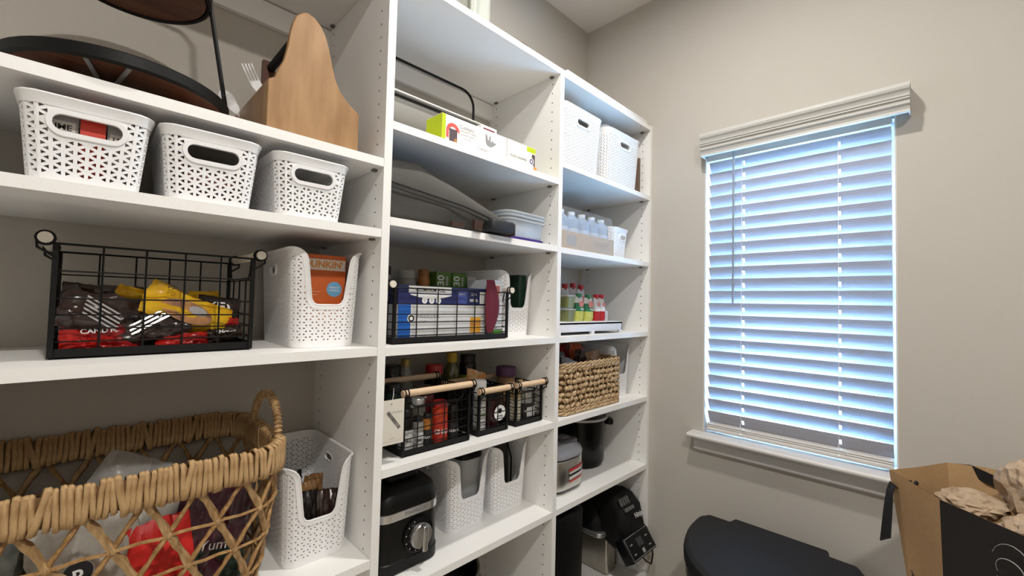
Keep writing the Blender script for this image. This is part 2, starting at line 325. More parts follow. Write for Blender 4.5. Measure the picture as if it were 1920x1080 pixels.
# ---------------------------------------------------------------- woven-pattern plastic bins
def bin_part(Wt, Dt, H, Wb, Db, rc=.028, pz=.013, px=.015, hs=.40, handles=(), cut=None, z0=.012, z1=None, rim=.004, thick=.0022):
    """local: x right, y back, z up, front centre at (0,0,0); returns (body MB, rim MB list)"""
    z1 = z1 if z1 is not None else H - .022
    # plan outline, s=0 at front centre, anticlockwise (towards +x, then back)
    n_c = 6; base = rr(Wt, Dt, rc, n_c, 0, Dt / 2); k0 = 0
    # rotate list so it begins at front centre
    start = [(0.0, 0.0)]; seq = start + base[0:len(base)]
    # base starts at corner (+,-) angle -90 -> i.e. front right; goes ccw to back, left, front-left
    seq = start + base + [(0.0, 0.0)]
    L = [0]
    for a, b in zip(seq, seq[1:]): L.append(L[-1] + math.dist(a, b))
    per = L[-1]
    def plan(s):
        s %= per
        for i in range(len(seq) - 1):
            if s <= L[i + 1] + 1e-12:
                t = (s - L[i]) / max(1e-9, L[i + 1] - L[i]); a, b = seq[i], seq[i + 1]
                return a[0] + (b[0] - a[0]) * t, a[1] + (b[1] - a[1]) * t
        return seq[-1]
    def P(s, z, off=0.0):
        x, y = plan(s); t = z / H; kx = (Wb + (Wt - Wb) * t) / Wt; ky = (Db + (Dt - Db) * t) / Dt
        yc = Dt / 2; px_, py_ = x * kx, yc + (y - yc) * ky
        if off:
            x2, y2 = plan(s + .002); x1, y1 = plan(s - .002); tx, ty = x2 - x1, y2 - y1; l = math.hypot(tx, ty) or 1
            px_ += ty / l * off; py_ -= tx / l * off
        return (px_, py_, z)
    N = 2 * max(2, round(per / px / 2)); w = per / N; rows = int((z1 - z0) / pz); pz = (z1 - z0) / rows
    mb = MB(); cache = {}
    def vid(s, z):
        k = (round(s % per, 5), round(z, 5))
        if k not in cache: cache[k] = len(mb.v); mb.v.append(P(s, z))
        return cache[k]
    def ss(s): return s - per if s > per / 2 else s
    zones = []  # (kind, data)
    def hole_sd(s, z):
        d = 1e9
        for (sc, zc, hw_, hh) in handles:
            u = s - sc; u = (u + per / 2) % per - per / 2
            q = max(abs(u) - (hw_ - hh), 0); d = min(d, math.hypot(q, z - zc) - hh)
        if cut:
            cb, ct, zc = cut; u = abs(ss(s % per)); t = (z - zc) / (H - zc); c = cb + (ct - cb) * max(0, t)
            if z > H - .025: c += .025 - sqrt(max(0, .025 ** 2 - (z - H + .025) ** 2))
            r = .014; dx = u - c; dz = zc - z
            if dx > -r and dz > -r: dd = math.hypot(dx + r, dz + r) - r
            else: dd = max(dx, dz)
            d = min(d, dd)
        return d
    def face(pts):
        c = (sum(p[0] for p in pts) / len(pts), sum(p[1] for p in pts) / len(pts))
        if hole_sd(*c) < (.001 if len(pts) == 3 else .0015): return
        ids = [vid(*p) for p in pts]
        if len(set(ids)) > 2: mb.f.append(tuple(ids)); mb.m.append(0); mb.s.append(False)
    def fine(a, b, c, lv):
        cx, cz = (a[0] + b[0] + c[0]) / 3, (a[1] + b[1] + c[1]) / 3; sd = hole_sd(cx, cz)
        R_ = max(math.dist(p, (cx, cz)) for p in (a, b, c))
        if sd > R_ + .0005: ids = [vid(*p) for p in (a, b, c)]
        elif sd < -R_: return
        elif lv == 0:
            if sd < .0012: return
            ids = [vid(*p) for p in (a, b, c)]
        else:
            m = [((p[0] + q[0]) / 2, (p[1] + q[1]) / 2) for p, q in ((a, b), (b, c), (c, a))]
            fine(a, m[0], m[2], lv - 1); fine(m[0], b, m[1], lv - 1); fine(m[2], m[1], c, lv - 1); fine(m[0], m[1], m[2], lv - 1); return
        if len(set(ids)) > 2: mb.f.append(tuple(ids)); mb.m.append(0); mb.s.append(False)
    def tri(a, b, c):
        cx, cz = (a[0] + b[0] + c[0]) / 3, (a[1] + b[1] + c[1]) / 3; sd = hole_sd(cx, cz)
        area = abs((b[0] - a[0]) * (c[1] - a[1]) - (c[0] - a[0]) * (b[1] - a[1])) / 2
        if area < 1e-9: return
        if sd < .0085: fine(a, b, c, 3); return
        if area < .35 * w * pz: face([a, b, c]); return
        q = [(cx + (p[0] - cx) * hs, cz + (p[1] - cz) * hs) for p in (a, b, c)]
        T = (a, b, c)
        for i in range(3):
            j = (i + 1) % 3; face([T[i], T[j], q[j], q[i]])
    def zc_(z): return min(max(z, z0), z1)
    for c in range(N):
        s0, s1 = c * w, (c + 1) * w
        lo0 = 0 if c % 2 == 0 else .5; lo1 = .5 - lo0
        for r in range(-1, rows + 1):
            # right-pointing: vertical edge on s0
            a, b = z0 + (r + lo0) * pz, z0 + (r + 1 + lo0) * pz; m = (a + b) / 2
            if b > z0 + 1e-6 and a < z1 - 1e-6:
                tri((s0, zc_(a)), (s1, zc_(m)), (s0, zc_(b)))
            a, b = z0 + (r + lo1) * pz, z0 + (r + 1 + lo1) * pz; m = (a + b) / 2
            if b > z0 + 1e-6 and a < z1 - 1e-6:
                tri((s1, zc_(a)), (s1, zc_(b)), (s0, zc_(m)))
        # solid bands in small steps so cut-outs are followed
        for (za, zb, st) in ((0, z0, 1), (z1, H, 4)):
            for k in range(st):
                zz0, zz1 = za + (zb - za) * k / st, za + (zb - za) * (k + 1) / st
                for h in (0, 1):
                    sa, sb = s0 + w * h / 2, s0 + w * (h + 1) / 2
                    if abs(hole_sd((sa + sb) / 2, (zz0 + zz1) / 2)) < .012: fine((sa, zz0), (sb, zz0), (sb, zz1), 2); fine((sa, zz0), (sb, zz1), (sa, zz1), 2)
                    else: face([(sa, zz0), (sb, zz0), (sb, zz1), (sa, zz1)])
    # floor
    b0 = len(mb.v); mb.v += [P(per * i / 48, .002) for i in range(48)]; mb.f.append(tuple(b0 + i for i in range(48))); mb.m.append(0); mb.s.append(False)
    rims = MB()
    def ribbon(path, closed, wout, lift=.0016, side=1, inn=.0):
        n = len(path); nrm = []
        for i in range(n):
            a = path[i - 1] if (closed or i > 0) else path[i]; b = path[(i + 1) % n] if (closed or i < n - 1) else path[i]
            tx, tz = b[0] - a[0], b[1] - a[1]; l = math.hypot(tx, tz) or 1; nrm.append((tz / l * side, -tx / l * side))
        rings = []
        for (s, z), (nx, nz) in zip(path, nrm):
            so, zo = s + nx * wout, min(z + nz * wout, H); 
            rings.append([P(s, z, -thick - .0012), P(s - nx * inn, z - nz * inn, lift * .3), P(s, z, lift), P(so, zo, lift), P(so + nx * .001, min(zo + nz * .001, H), 0), P(so, zo, -thick)])
        if closed: rings.append(rings[0])
        rims.loft(rings, 0, (not closed, not closed), True, True)
    for (sc, zc, hw_, hh) in handles:
        path = [(sc + (hw_ - hh) + x, zc + z) for x, z in arc(0, 0, hh, -pi / 2, pi / 2, 8)] + [(sc - (hw_ - hh) + x, zc + z) for x, z in arc(0, 0, hh, pi / 2, 3 * pi / 2, 8)]
        ribbon(path, True, .0070 if hh > .009 else .004, .003)
    rim_pts = []
    if cut:
        cb, ct, zc = cut; R = .025
        right = [(ct + R - R * cos(a) , H - R + R * sin(a)) for a in [pi / 2 * (1 - i / 6) for i in range(7)]]
        right = [(cb + (ct - cb) * max(0, (z - zc) / (H - zc)) + (R - R * cos(a)), z) for a, z in [(pi / 2 * (1 - i / 6), H - R + R * sin(pi / 2 * (1 - i / 6))) for i in range(7)]]
        for i in range(1, 7): z = H - R - (H - R - zc - .014) * i / 6; right.append((cb + (ct - cb) * (z - zc) / (H - zc), z))
        right += [(cb - .014 + .014 * cos(a), zc + .014 - .014 * sin(a)) for a in (pi / 8, pi / 4, 3 * pi / 8, pi / 2)]
        path = right + [(-s, z) for s, z in right[::-1]]
        ribbon(path, False, .010, .0012, side=-1)
        rims.tube([P(s, z, 0) for s, z in path], .0021, 6)
        s_start = right[0][0]; m = 60
        rim_pts = [P(s_start + (per - 2 * s_start) * i / m, H, .0015) for i in range(m + 1)]
        rims.tube(rim_pts, rim * .75, 8)
    else:
        m = 64; rings = []
        for i in range(m): 
            s = per * i / m
            rings.append([P(s, H - .016, .0008), P(s, H - .006, .0025), P(s, H - .001, .0045), P(s, H + .001, .0035), P(s, H, -.0015), P(s, H - .004, -.0025)])
        rings.append(rings[0]); rims.loft(rings, 0, (False, False), True, True)
    return mb, rims, P, per
def make_bin(name, label, loc, rz=0, group=None, cat='basket', **kw):
    t = thing(name, label, cat, loc, rz, group)
    mb, rims, P, per = bin_part(**kw)
    o = mb.obj('woven_wall', wplast, t)
    sm = o.modifiers.new('thickness', 'SOLIDIFY'); sm.thickness = .0022; sm.offset = -1
    rims.obj('rim', wplast, o)
    return t
# three small baskets with a grip hole, third shelf of the left bay
SB = dict(Wt=.147, Dt=.235, H=.123, Wb=.124, Db=.21, rc=.022, pz=.0125, px=.0138, hs=.45, handles=((0, .086, .040, .0120),), z0=.007, z1=.112)
zA3 = 1.5316
sb = make_bin('storage_basket', 'white plastic lattice basket under the tiered stand, leftmost, grey and red packets inside', (-.002, .905, zA3), rz=0, **SB)
dup(sb, (.156, .905, zA3), -.02, 'white plastic lattice basket in the middle of the row of three, dark inside')
dup(sb, (.328, .907, zA3), .0, 'white plastic lattice basket beside the upright, below the wooden caddy')
# contents seen through the grips
def packet(name, label, cat, loc, dims, m, rz=0, extra=None, group=None):
    t = thing(name, label, cat, loc, rz, group); w_, d_, h_ = dims
    MB().rbox(-w_ / 2, w_ / 2, 0, d_, 0, h_, .002, .0015, n=2).obj('carton', m, t)
    if extra:
        e = MB(); ms = extra(e, w_, d_, h_); e.obj('printed_label', ms, t)
    return t
grey_card = mat('grey_card', (.33, .32, .31), .6, var=.1); red_card = mat('red_card', (.65, .045, .025), .45, var=.1)
def ltr(txt, size, zz):
    def f(e, w_, d_, h_):
        e.quad(-w_ / 2 + .003, w_ / 2 - .003, zz - size * .8, zz + size * .8, 0, 0, .0003); e.text(txt, size, (0, 0, zz), XA, ZA, 1, .02, lift=.0006)
        return [mat('label_cream', (.60, .57, .52), .6), inkblack]
    return f
packet('snack_box', 'grey snack box with cream label at left in the leftmost lattice basket', 'box', (-.032, .925, zA3 + .006), (.038, .12, .098), grey_card, extra=ltr('LIME', .012, .078))
packet('snack_box', 'red snack box between two grey ones in the leftmost lattice basket', 'box', (.003, .922, zA3 + .006), (.028, .12, .098), red_card)
packet('snack_box', 'grey snack box at right in the leftmost lattice basket', 'box', (.036, .925, zA3 + .006), (.034, .12, .098), grey_card, extra=ltr('LIME', .011, .074))
packet('snack_box', 'dark red carton inside the middle lattice basket', 'box', (.156, .955, zA3 + .004), (.10, .12, .075), mat('maroon_card', (.16, .03, .02), .6, var=.2))
# open-front organisers (six alike)
OB = dict(Wt=.152, Dt=.265, H=.212, Wb=.135, Db=.245, rc=.030, pz=.0122, px=.0142, hs=.34, cut=(.036, .049, .092), z0=.010, z1=.200)
OB['handles'] = ()
def side_s(W, Dd, rc): # arc length at the middle of the left / right wall
    return W / 2 - rc + pi / 2 * rc + (Dd / 2 - rc)
ssd = side_s(.152, .265, .030); perO = 2 * (.152 + .265) - 8 * .030 + 2 * pi * .030
OB['handles'] = ((ssd + .015, .170, .022, .0080), (perO - ssd - .015, .170, .022, .0080))
ob = make_bin('open_front_organizer', 'white open-front organizer holding an orange coffee box, left of the upright', (.384, .950, 1.2640), cat='organizer', rz=-.03, **OB)
dup(ob, (.391, .967, .7965), -.01, 'white open-front organizer of snack bars beside the big twine basket')
dup(ob, (1.024, .992, 1.2616), .0, 'white open-front organizer beside the foil boxes, dark green box inside')
dup(ob, (.842, .992, .6982), -.02, 'white open-front organizer next to the black toaster, clear jug inside')
dup(ob, (1.014, .990, .6982), -.03, 'white open-front organizer by the upright on the toaster shelf, dark box inside')
dup(ob, (1.642, .968, .9858), -.02, 'white open-front organizer behind the seagrass basket in the right bay')
# tall lattice baskets, top of right bay
TB = dict(Wt=.256, Dt=.30, H=.222, Wb=.235, Db=.275, rc=.03, pz=.0115, px=.0125, hs=.46, handles=((0, .175, .036, .0105),), z0=.01, z1=.205)
tb = make_bin('tall_lattice_basket', 'tall white lattice basket at top of right bay, next to the upright', (1.262, .915, 1.8505), cat='basket', **TB)
dup(tb, (1.556, .918, 1.8505), -.02, 'tall white lattice basket at top of right bay, nearer the window')
# small basket with water
CB = dict(Wt=.150, Dt=.200, H=.124, Wb=.128, Db=.18, rc=.035, pz=.0125, px=.0135, handles=((.012, .088, .024, .0085),), z0=.008, z1=.110)
make_bin('small_lattice_basket', 'small white lattice basket beside the water bottle case', (1.560, .930, 1.5613), rz=.10, **CB)
# ================================================================ LEFT BAY
# --- two-tier tray stand on second shelf
zA2 = 1.6932; zA4 = 1.2640; zA5 = .7965
ts = thing('tiered_tray_stand', 'two-tier round tray stand of black metal and dark wood above the lattice baskets', 'tray stand', (.042, 1.035, zA2))
for zz, RT in ((.242, .115), (.028, .151)):
    r_ = MB(); r_.lathe([(RT, zz - .004), (RT + .004, zz), (RT + .004, zz + .016), (RT, zz + .019), (RT - .003, zz + .016), (RT - .003, zz), (RT, zz - .004)], 56, 0, cap=(False, False)); r_.obj('tray_rim', black_metal, ts)
    b = MB(); b.lathe([(.001, zz), (RT - .006, zz), (RT - .004, zz + .004), (RT - .004, zz + .012), (.001, zz + .012)], 56); b.obj('tray_board', darkwood, ts)
wr = MB()
for a in (0,):
    c, s_ = cos(a), sin(a)
    wr.tube([(c * (RT + .004), 0, .004), (c * (RT + .002), 0, .05), (c * .119, 0, .25), (c * .110, 0, .36), (c * .09, 0, .38), (c * .03, 0, .385)], .0042, 8)
wr.obj('stand_frame', black_metal, ts)
br = MB()
for q in ((-.052, -.139), (-.003, -.148)): br.tube([(-.024, -.005, .025), (q[0], q[1], .025)], .0032, 6)
br.obj('brace', mat('grey_metal', (.30, .29, .28), .5, metal=.2), ts)
for a in (radians(35), radians(145), radians(215), radians(325)):
    MB().lathe([(.007, 0), (.008, .002), (.008, .025), (.007, .0275)], 10).obj('foot', black_metal, ts, (cos(a) * (RT - .06), sin(a) * (RT - .06), 0))
# --- wooden caddy with tongue-shaped ends
cd = thing('wooden_caddy', 'stained wooden utensil caddy with tall tongue-shaped ends beside the upright', 'caddy', (.329, .915, zA2))
def tongue():
    hw_ = .0915; pts = [(-hw_, 0), (hw_, 0), (hw_, .088)]
    for x, z in ((.088, .097), (.075, .108), (.062, .122), (.052, .145), (.046, .175), (.041, .205), (.035, .228), (.026, .246), (.013, .2575), (0, .261)): pts.append((x - .020 * (z / .26) - .004, z))
    for x, z in ((-.013, .2575), (-.026, .246), (-.034, .228), (-.040, .205), (-.045, .178), (-.053, .148), (-.066, .122), (-.080, .106), (-.0915, .098)): pts.append((x - .020 * (z / .26) * (1 if z > .11 else 0), z))
    return pts
YX = Matrix(((1, 0, 0, 0), (0, 0, 1, 0), (0, 1, 0, 0), (0, 0, 0, 1)))
m_ = MB(); P_ = tongue(); cx, cz = 0, .1
def ins(k, y): return [(cx + (x - cx) * k, y, cz + (z - cz) * k if z > 0 else z) for x, z in P_]
m_.loft([ins(.985, 0), ins(1, .0015), ins(1, .0125), ins(.985, .014)][::-1], 0, sm=False); m_.obj('end_panel', woodbox, cd)
m_ = MB(); m_.box(-.0915, .0915, .262, .276, 0, .098); m_.obj('end_panel', woodbox, cd)
MB().box(-.036, -.008, .262, .276, .0985, .262).obj('handle_post', darkwood, cd)
for sx in (-1, 1): MB().box(sx * .0915 - (.011 if sx > 0 else 0), sx * .0915 + (0 if sx > 0 else .011), .014, .262, .002, .098).obj('side_board', woodbox, cd)
MB().box(-.0805, .0805, .014, .262, .004, .014).obj('bottom_board', woodbox, cd)
MB().tube([(-.018, .0145, .248), (-.018, .2615, .246)], .0095, 14).obj('handle_bar', black_soft, cd)
# --- clear plastic cutlery and cups standing in the caddy
cutl = glassy('clear_cutlery', (.88, .88, .90), .05, .42)
def utensil(name, label, x, y, z, rx, ry, kind, L=.16):
    t = thing(name, label, 'utensil', (x, y, z)); M = Euler((rx, ry, 0)).to_matrix().to_4x4(); m_ = MB()
    m_.loft([[(-.004, -.001, 0), (.004, -.001, 0), (.004, .001, 0), (-.004, .001, 0)], [(-.0035, -.0015, L * .6), (.0035, -.0015, L * .6), (.0035, .0015, L * .6), (-.0035, .0015, L * .6)], [(-.011, -.001, L * .72), (.011, -.001, L * .72), (.011, .001, L * .72), (-.011, .001, L * .72)], [(-.011, .004, L * .82), (.011, .004, L * .82), (.011, .006, L * .82), (-.011, .006, L * .82)]], 0, sm=False, M=M)
    if kind == 'fork':
        for k in range(4): q = -.0095 + k * .0063; m_.box(q - .0013, q + .0013, .004, .006, L * .82, L * 1.04, 0, M)
    else: m_.sphere((0, .004, L * .86), .016, 12, 8, 0, (1, .25, 1.4), M)
    m_.obj('blade', cutl, t); return t
utensil('plastic_fork', 'clear plastic fork leaning out over the left side of the wooden caddy', .298, 1.02, zA2 + .016, -.15, -.40, 'fork', .170)
utensil('plastic_spoon', 'clear plastic spoon lying lowest over the left side of the wooden caddy', .290, 1.12, zA2 + .016, -.10, -.62, 'spoon', .15)
cp_ = thing('clear_cup', 'clear plastic cup standing in the wooden caddy below its handle', 'cup', (.300, 1.00, zA2 + .015))
MB().lathe([(.022, 0), (.024, .003), (.031, .100), (.0325, .101), (.030, .098), (.0225, .006), (.001, .005)], 24).obj('cup_wall', cutl, cp_)
# --- black wire basket (dowels along the depth)
def wire_basket(name, label, loc, W, Dp, H, rows, nx, ny, axis='y', tray=.016, rz=0, inset=.0, dr=.0095, gap=.012):
    t = thing(name, label, 'wire basket', loc, rz); wr_ = .0016
    tb_ = MB(); tb_.rbox(-W / 2 - .002, W / 2 + .002, -.002, Dp + .002, 0, .0035, .008, .001)
    rg = rr(W + .004, Dp + .004, .008, 4, 0, Dp / 2); rg2 = rr(W, Dp, .006, 4, 0, Dp / 2)
    tb_.loft([[(x, y, .001) for x, y in rg], [(x, y, tray) for x, y in rg], [(x, y, tray) for x, y in rg2], [(x, y, .0035) for x, y in rg2]], 0, (False, False), sm=False)
    tb_.obj('base_tray', black_metal, t)
    g = MB(); ring = rr(W, Dp, .010, 4, 0, Dp / 2)
    for z in rows[:-1]:
        g.tube([(x, y, z) for x, y in ring], wr_ * .85, 5, True)
    zt_ = rows[-1]; dip = rows[-2] + .004
    if axis == 'y':
        fr = [[(-W / 2, 0, zt_), (W / 2, 0, zt_)], [(-W / 2, Dp, zt_), (W / 2, Dp, zt_)]]
        sd = [[(s_ * W / 2, .0, zt_), (s_ * W / 2, .012, zt_), (s_ * W / 2, .020, dip + .01), (s_ * W / 2, .030, dip), (s_ * W / 2, Dp - .030, dip), (s_ * W / 2, Dp - .020, dip + .01), (s_ * W / 2, Dp - .012, zt_), (s_ * W / 2, Dp, zt_)] for s_ in (-1, 1)]
    else:
        fr = [[(-W / 2, 0, zt_), (-W / 2, Dp, zt_)], [(W / 2, 0, zt_), (W / 2, Dp, zt_)]]
        sd = [[(-W / 2, y, zt_), (-W / 2 + .012, y, zt_), (-W / 2 + .020, y, dip + .01), (-W / 2 + .030, y, dip), (W / 2 - .030, y, dip), (W / 2 - .020, y, dip + .01), (W / 2 - .012, y, zt_), (W / 2, y, zt_)] for y in (0, Dp)]
    for p in fr + sd: g.tube(p, wr_ * 1.25, 5)
    for i in range(1, nx):
        x = -W / 2 + W * i / nx
        for y in (0, Dp): g.tube([(x, y, .004), (x, y, zt_ if axis == 'y' else dip)], wr_, 5)
    for i in range(1, ny):
        y = Dp * i / ny
        for x in (-W / 2, W / 2): g.tube([(x, y, .004), (x, y, dip if axis == 'y' else zt_)], wr_, 5)
    g.obj('wire_grid', black_metal, t)
    for x in (-W / 2, W / 2):
        for y in (0, Dp):
            MB().box(x - .0035, x + .0035, y - .0035, y + .0035, .002, zt_).obj('corner_post', black_metal, t)
    # dowels held by rings
    for s_ in (-1, 1):
        if axis == 'y':
            xo = s_ * (W / 2 + dr + .002); zc = zt_ + dr * .8; ends = ((xo, -gap, zc), (xo, Dp + gap, zc)); post = [(s_ * W / 2, 0.0), (s_ * W / 2, Dp)]
        else:
            yo = (-dr - .002) if s_ < 0 else Dp + dr + .002; zc = zt_ + dr * .8; ends = ((-W / 2 - gap, yo, zc), (W / 2 + gap, yo, zc))
        dw = MB(); dw.tube(ends, dr * .92, 14); dwo = dw.obj('wooden_handle', woodlt if axis == 'x' else woodcap, t)
        ax = Vector(ends[1]) - Vector(ends[0]); ax.normalize()
        for e in (0, 1):
            h = MB()
            c_ = Vector(ends[e]) + ax * ((gap * .35) if e == 0 else (-gap * .35))
            for q in (0, 1):
                c2 = c_ + ax * (q * .009 * (1 if e == 0 else -1))
                pts = []
                for k in range(12):
                    a = 2 * pi * k / 12
                    pts.append(c2 + (Vector((cos(a), 0, sin(a))) if axis == 'y' else Vector((0, cos(a), sin(a)))) * dr * 1.12)
                h.tube(pts, .0017, 5, True, up=ax)
            cc = c_ + ax * .0045 * (1 if e == 0 else -1)
            if axis == 'y': down = Vector((s_ * W / 2, (0.0 if e == 0 else Dp), zt_ - .03)); hook = [cc + Vector((s_ * dr, 0, -.002)), cc + Vector((s_ * dr * .9, 0, -dr * 1.6)), Vector((s_ * W / 2, cc.y, zt_ - .022)), Vector((s_ * W / 2, down.y, zt_ - .03))]
            else: down = Vector(((-W / 2 if e == 0 else W / 2), (0 if s_ < 0 else Dp), zt_ - .03)); hook = [cc + Vector((0, s_ * dr, -.002)), cc + Vector((0, s_ * dr * .8, -dr * 1.6)), Vector((down.x, down.y, zt_ - .022)), down]
            h.tube(hook, .002, 5)
            h.obj('handle_ring', black_metal, dwo)
    return t
wire_basket('wire_basket', 'black wire basket with pale wooden handles holding candy bags, left bay', (.107, .990, zA4), .276, .200, .18, (.027, .048, .070, .096, .140, .183), 5, 4)
# candy bags
def pouch_mesh(w, h, t, seed, wr=.006, nx=18, ny=14):
    mb = MB(); rnd = random.Random(seed); o = Vector((rnd.random() * 50, rnd.random() * 50, rnd.random() * 50))
    for sd in (1, -1):
        vs = []; fs = []
        for j in range(ny + 1):
            for i in range(nx + 1):
                u, v = i / nx * 2 - 1, j / ny * 2 - 1
                th_ = t / 2 * max(0, 1 - abs(u) ** 3) ** .6 * max(0, 1 - abs(v) ** 4) ** .6
                n_ = noise.noise(Vector((u * 2.2, v * 2.2, sd)) + o); n2 = noise.noise(Vector((u * 6, v * 5, sd * 2)) + o)
                bend = noise.noise(Vector((u * 1.1, v * 1.1, 0)) + o) * t * .7
                x = u * w / 2 * (1 - .05 * abs(v) ** 3 * 1) ; z = v * h / 2 * (1 - .06 * n_)
                vs.append((x + n2 * .003, sd * (th_ * (1 + .5 * n_)) + bend + n2 * wr, z))
        for j in range(ny):
            for i in range(nx):
                a = j * (nx + 1) + i; q = (a, a + 1, a + nx + 2, a + nx + 1); fs.append(q[::-1] if sd > 0 else q)
        mb.add(vs, fs, 0, None, True)
    return mb
foil_brown = mat('brown_foil', (.036, .017, .013), .28, bump=.4, scale=45, spec=.8, col2=(.025, .012, .010))
foil_black = mat('black_foil', (.010, .008, .008), .22, bump=.4, scale=45, spec=.8)
foil_red = mat('red_foil', (.55, .018, .012), .3, bump=.4, scale=45, col2=(.28, .01, .01))
foil_yel = mat('yellow_foil', (.80, .48, .015), .32, bump=.4, scale=45, col2=(.62, .33, .01))
foil_orange = mat('orange_nuts', (.48, .22, .07), .4, bump=.6, scale=60, col2=(.25, .12, .07))
foil_silver = mat('silver_foil', (.60, .58, .58), .25, metal=.6, bump=.4, scale=45)
def pouch(name, label, cat, M, w, h, t, seed, m, deco=None, wr=.006, group=None):
    loc = M.to_translation(); th = thing(name, label, cat, loc, 0, group); R = M.copy(); R.translation = (0, 0, 0)
    b = pouch_mesh(w, h, t, seed, wr); b.v = [tuple(R @ Vector(v)) for v in b.v]; b.obj('wrapper', m, th)
    if deco:
        d = MB(); ms = deco(d); d.v = [tuple(R @ Vector(v)) for v in d.v]; d.obj('printed_label', ms, th)
    return th
def stripes(n, x0, x1, z0, z1, y, ang=.5, mi_m=None):
    def f(d):
        for k in range(n):
            z = z0 + (z1 - z0) * k / n; L = (x1 - x0)
            d.add([(x0, y, z), (x1, y, z + L * ang), (x1, y, z + L * ang + .0035), (x0, y, z + .0035)], [(0, 1, 2, 3)])
        return [mi_m or foil_silver]
    return f
def word(tx, size, y, m=None, z=0, x=0, bold=.02, sx=1):
    def f(d):
        d.text(tx, size, (x, y, z), XA, ZA, 0, bold, sx=sx); return [m or inkwhite]
    return f
cy0 = 1.0; zb = zA4 + .006
pouch('candy_bag', 'red candy bag lying lowest at the left end of the wire basket', 'candy bag', TR(.022, 1.034, zb + .026, -.5, -.05, .05), .090, .050, .022, 1, foil_red, word('CANDY', .012, -.020))
pouch('candy_bag', 'short red candy bag behind the wires at the base left', 'candy bag', TR(.045, 1.018, zb + .011, -.3, .06, .0), .070, .030, .016, 2, foil_red)
pouch('candy_bag', 'brown candy bag with silver streaks at left end of the wire basket', 'candy bag', TR(.030, 1.045, zb + .065, -.5, .25, .1), .115, .075, .03, 3, foil_brown, stripes(5, -.03, .02, -.02, .02, -.024, -.5))
pouch('candy_bag', 'dark brown candy bag heaped highest at the left rear of the wire basket', 'candy bag', TR(.035, 1.110, zb + .090, -.7, .1, .2), .120, .07, .03, 4, foil_brown)
pouch('candy_bag', 'glossy black candy bag with white print in the middle of the wire basket', 'candy bag', TR(.098, 1.050, zb + .058, -.5, .12, .05), .075, .060, .028, 5, foil_black, word('HI', .016, -.022, z=.010, sx=1.6))
pouch('candy_bag', 'brown candy bag with silver edge lying below the black one', 'candy bag', TR(.098, 1.026, zb + .042, -.4, -.30, .0), .105, .052, .022, 6, foil_brown, stripes(3, -.035, .03, -.012, .010, -.017, .3))
def nuts(d):
    d.disc((-.006, -.026, -.012), .044, XA, ZA, 0, 22, 0, .021); d.text('pp', .014, (-.045, -.024, .026), XA, ZA, 1); d.disc((.010, -.0265, -.004), .016, XA, ZA, 2, 16, 0, .009); return [foil_orange, inkblack, foil_silver]
pouch('candy_bag', 'big yellow candy bag slanting across the middle of the wire basket', 'candy bag', TR(.150, 1.048, zb + .068, -.35, .42, .05), .150, .070, .030, 7, foil_yel, nuts, .004)
pouch('candy_bag', 'narrow yellow candy bag lying on top towards the left rear', 'candy bag', TR(.100, 1.100, zb + .093, -.6, .30, .1), .110, .026, .018, 8, foil_yel, None, .004)
pouch('candy_bag', 'dark brown candy pouch with white logo at right of the wire basket', 'candy bag', TR(.206, 1.085, zb + .062, -.2, .10, .0), .078, .072, .024, 9, foil_brown, word('(F)', .026, -.018, z=.012, sx=1.3))
pouch('candy_bag', 'yellow candy bag peeping up behind the brown pouch', 'candy bag', TR(.190, 1.130, zb + .080, -.2, .0, .0), .060, .060, .018, 10, foil_yel)
pouch('candy_bag', 'red candy bag under the yellow one at the front', 'candy bag', TR(.140, 1.020, zb + .013, -.3, .0, .0), .080, .032, .018, 11, foil_red)
pouch('candy_bag', 'red candy bag at the right end of the wire basket', 'candy bag', TR(.215, 1.060, zb + .037, -.3, .1, .0), .050, .042, .022, 12, foil_red)
pouch('candy_bar', 'dark candy bar with pale lettering in the right front corner of the basket', 'candy bar', TR(.208, 1.020, zb + .025, -.5, -.15, .0), .060, .026, .018, 13, foil_brown, word('SNACK', .010, -.013))
pouch('candy_bag', 'maroon candy bag at the right rear of the wire basket', 'candy bag', TR(.232, 1.135, zb + .050, -.2, .1, .0), .045, .055, .02, 14, mat('maroon_foil', (.10, .012, .014), .3, bump=.4, scale=45))
# --- coffee boxes in organiser
orange_c = mat('orange_carton', (.62, .13, .025), .5, var=.06); blue_c = mat('light_blue_print', (.16, .42, .68), .6); lett_o = mat('orange_print', (.75, .30, .06), .6)
def dunk(e, w_, d_, h_):
    e.quad(-w_ / 2 + .001, w_ / 2 - .001, h_ - .035, h_ - .010, 0, 0); e.text("DUNKIN'", .0215, (-.002, 0, h_ - .0222), XA, ZA, 1, .03, .0006)
    e.disc((.024, 0, .030), .0175, XA, ZA, 2); e.text('FRENCH', .0062, (.024, 0, .034), XA, ZA, 3, .01, .0006); e.text('VANILLA', .0062, (.024, 0, .027), XA, ZA, 3, .01, .0006)
    for k, L_ in enumerate((.020, .036, .030)): e.quad(-w_ / 2 + .006, -w_ / 2 + .006 + L_, .030 - k * .007, .0315 - k * .007, 0, 4)
    return [mat('cream_print', (.80, .74, .66), .6), lett_o, blue_c, inkwhite, mat('peach_print', (.78, .36, .20), .6)]
packet('coffee_box', 'orange coffee box with cream band standing in the open-front organizer', 'box', (.393, 1.005, zA4 + .098), (.098, .07, .108), orange_c, -.03, dunk)
packet('coffee_box', 'orange coffee box beneath the upright one in the organizer', 'box', (.388, 1.000, zA4 + .004), (.092, .07, .094), orange_c, -.03)
